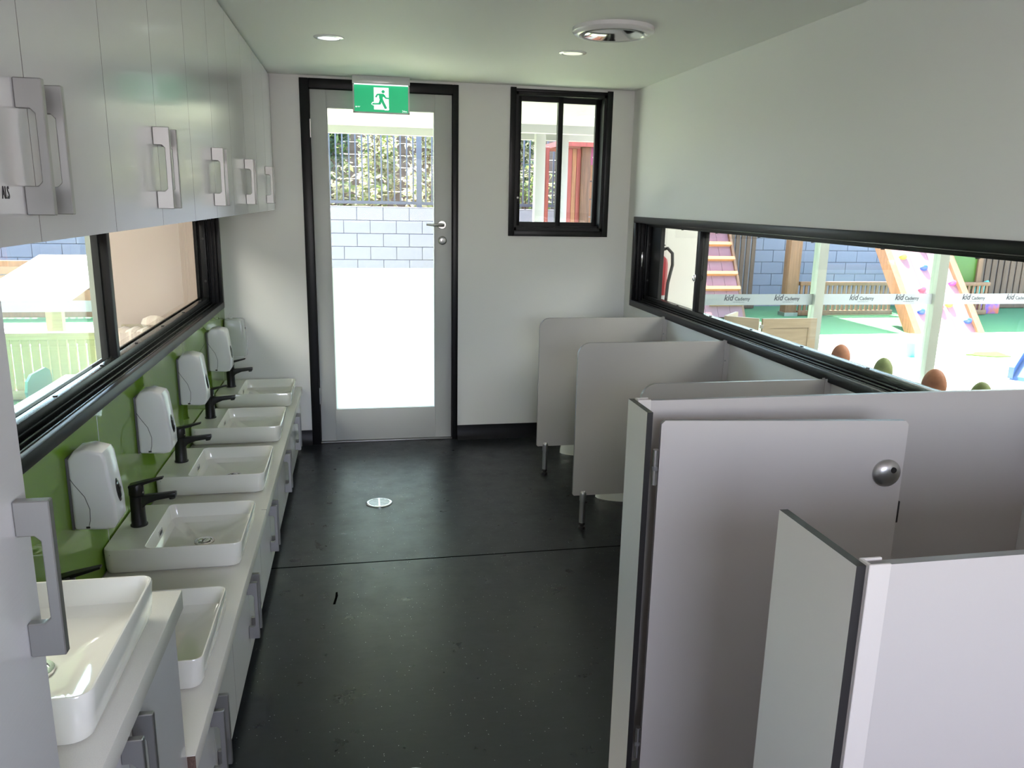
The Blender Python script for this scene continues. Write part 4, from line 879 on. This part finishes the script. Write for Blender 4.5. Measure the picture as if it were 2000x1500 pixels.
slat_fence('low_balustrade', 'low timber balustrade left of the climbing wall', 5.98, 7.45, 9.95, 0.03, 0.47, 0.040, 0.073, 'timber_orange')
slat_fence('low_balustrade', 'low timber balustrade right of the climbing wall', 8.15, 8.95, 9.90, 0.03, 0.47, 0.040, 0.073, 'timber_orange')
d = thing('yard_post', 'square timber post beside the low balustrade', 'post', (5.88, 10.0, 0)); obj('shaft', MB().box(5.79, 5.96, 9.93, 10.08, 0, 2.9, 0.006), 'timber_orange', d); obj('collar', MB().box(5.775, 5.975, 9.915, 10.095, 0, 0.05), 'steel', d)
# climbing wall
d = thing('climbing_wall', 'pink leaning climbing wall with coloured holds', 'climbing wall', (7.05, 8.7, 0))
A, B_ = Vector((0, 8.36, 0.01)), Vector((0, 9.42, 1.30)); s_d = (B_-A).normalized(); n_d = Vector((0, -s_d.z, s_d.y)); Lw = (B_-A).length
P_ = [A, B_, B_-n_d*0.03, A-n_d*0.03+Vector((0, 0, 0.012))]
for i in range(3): m = MB(); m.prism([(q.y, q.z) for q in P_], 'X', 6.70+0.26*i+0.002, 6.70+0.26*(i+1)-0.002); obj('board', m, 'plank_pink', d)
for x in (6.60, 7.48): obj('stringer', MB().prism([(A.y-0.05, 0), (A.y+0.16, 0), (B_.y+0.08, B_.z-0.05), (B_.y-0.03, B_.z+0.06)], 'X', x, x+0.09), 'timber_orange', d)
hc = [(6.82, 0.30, 'hold_blue'), (7.02, 1.42, 'hold_blue'), (7.18, 1.25, 'hold_red'), (6.86, 1.12, 'hold_yellow'), (7.10, 0.95, 'hold_blue'), (7.42, 0.72, 'hold_pink'), (7.25, 0.40, 'hold_yellow'), (7.10, 0.36, 'hold_red'), (7.42, 0.16, 'hold_blue'), (6.95, 0.62, 'hold_red')]
for (x, t, mt) in hc:
    c = A+s_d*t; loops = []
    for rr, hh in ((0.045, 0.0), (0.042, 0.025), (0.026, 0.05), (0.006, 0.056)):
        loops.append([(x+rr*math.cos(2*math.pi*i/10)*1.2, (c+s_d*rr*math.sin(2*math.pi*i/10)*0.8+n_d*hh).y, (c+s_d*rr*math.sin(2*math.pi*i/10)*0.8+n_d*hh).z) for i in range(10)])
    obj('climbing_hold', MB().loft(loops), mt, d)
# play panel and toys
d = thing('activity_board', 'lime green play panel beyond the right balustrade', 'panel', (8.85, 10.4, 0)); obj('board', MB().box(8.62, 9.15, 10.39, 10.42, 0.32, 0.86, 0.01), 'lime', d)
for x in (8.60, 9.17): obj('post', MB().box(x-0.04, x+0.04, 10.36, 10.45, 0, 1.5, 0.004), 'timber_orange', d)
obj('blue_tile', MB().box(8.66, 8.80, 10.375, 10.39, 0.40, 0.60, 0.004), 'slide_blue', d)
tag(obj('toy_crate', MB().box(8.92, 9.28, 10.0, 10.25, 0.0, 0.20, 0.01), 'purple_print', None, (9.1, 10.1, 0)), 'purple and orange printed toy crate on the turf', 'crate')
m = MB(); m.tube([(9.02, 10.2, 0.262), (9.06, 10.2, 0.32), (9.12, 10.2, 0.40), (9.20, 10.2, 0.46)], [0.06, 0.075, 0.045, 0.02], 10); tag(obj('watering_can', m, 'teal_plastic', None, (9.1, 10.2, 0.2)), 'teal watering toy standing on the printed crate', 'toy')
m = MB(); m.prism([(6.18, 7.0), (6.30, 6.92), (6.42, 6.86), (6.60, 6.86), (6.66, 7.12), (6.50, 7.10), (6.38, 7.11), (6.30, 7.04)], 'Z', 0.008, 0.020); tag(obj('play_mat', m, 'lime', None, (6.5, 7.0, 0.008)), 'lime green leaf-shaped mat on the sunlit paving', 'mat')
m = MB(); m.lathe((5.52, 6.99, 0.008), [(0.045, 0), (0.058, 0.14), (0.062, 0.145)], 16); tag(obj('bucket', m, 'teal_plastic', None, (5.52, 6.99, 0.008)), 'teal bucket beside the glazing stile on the paving', 'bucket')
d = thing('slide', 'blue plastic slide leaning at the right edge of the window', 'slide', (6.05, 5.9, 0))
m = MB(); m.bar((5.80, 5.75, 0.02), (7.05, 6.68, 0.46), (0.10, -0.15, 0), (0.012, 0.0, 0.02)); obj('chute', m, 'slide_blue', d)
for s in (-1, 1): obj('side_rail', MB().bar(Vector((5.80, 5.75, 0.07))+s*Vector((0.10, -0.15, 0)), Vector((7.05, 6.68, 0.51))+s*Vector((0.10, -0.15, 0)), (0.012, -0.018, 0), (0, 0, 0.05)), 'slide_blue', d)
for s in (-1, 1): obj('leg', MB().cyl(Vector((7.09, 6.70, 0))+s*Vector((0.10, -0.15, 0)), Vector((7.01, 6.65, 0.44))+s*Vector((0.09, -0.14, 0)), 0.02, n=10), 'slide_blue', d)
# unseen sheets added overhead to shade the turf
for (x0, x1, l) in ((4.75, 6.05, 'grey shade sail added above the left turf'), (7.25, 12.5, 'grey shade sail added above the right turf')):
    tag(obj('shade_caster', MB().box(x0, x1, 9.58, 13.5, 3.0, 3.015), 'caster', None, ((x0+x1)/2, 11.5, 3.0)), l, 'shade sail', None, 'structure')
# --- left-hand yard
d = thing('cubby_house', 'small timber cubby with a slanted white roof beyond the left window', 'playhouse', (-2.5, 7.0, 0))
m = MB(); m.loft([[(-2.95, 6.55, 0.600), (-2.25, 6.55, 0.600), (-1.92, 7.30, 0.930), (-2.62, 7.30, 0.930)], [(-2.95, 6.55, 0.630), (-2.25, 6.55, 0.630), (-1.92, 7.30, 0.960), (-2.62, 7.30, 0.960)]]); obj('roof', m, 'canvas_white', d)
for (x, y, h) in ((-2.80, 6.65, 0.63), (-2.30, 6.65, 0.64), (-2.02, 7.22, 0.88), (-2.55, 7.22, 0.89)): obj('post', MB().box(x-0.035, x+0.035, y-0.035, y+0.035, 0, h), 'beige_wood', d)
obj('bench', MB().box(-2.80, -2.05, 6.95, 7.15, 0.26, 0.30, 0.004), 'beige_wood', d)
slat_fence('low_fence', 'low pale timber fence in front of the cubby', -2.75, -1.75, 6.10, 0.03, 0.49, 0.050, 0.062, 'beige_wood')
d = thing('planter_box', 'long timber planter box beyond the cubby', 'planter', (-4.0, 10.2, 0))
for i in range(4): obj('board', MB().box(-5.2, -3.1, 10.18, 10.22, 0.02+0.17*i, 0.02+0.17*i+0.160, 0.004, 1), 'timber_orange', d)
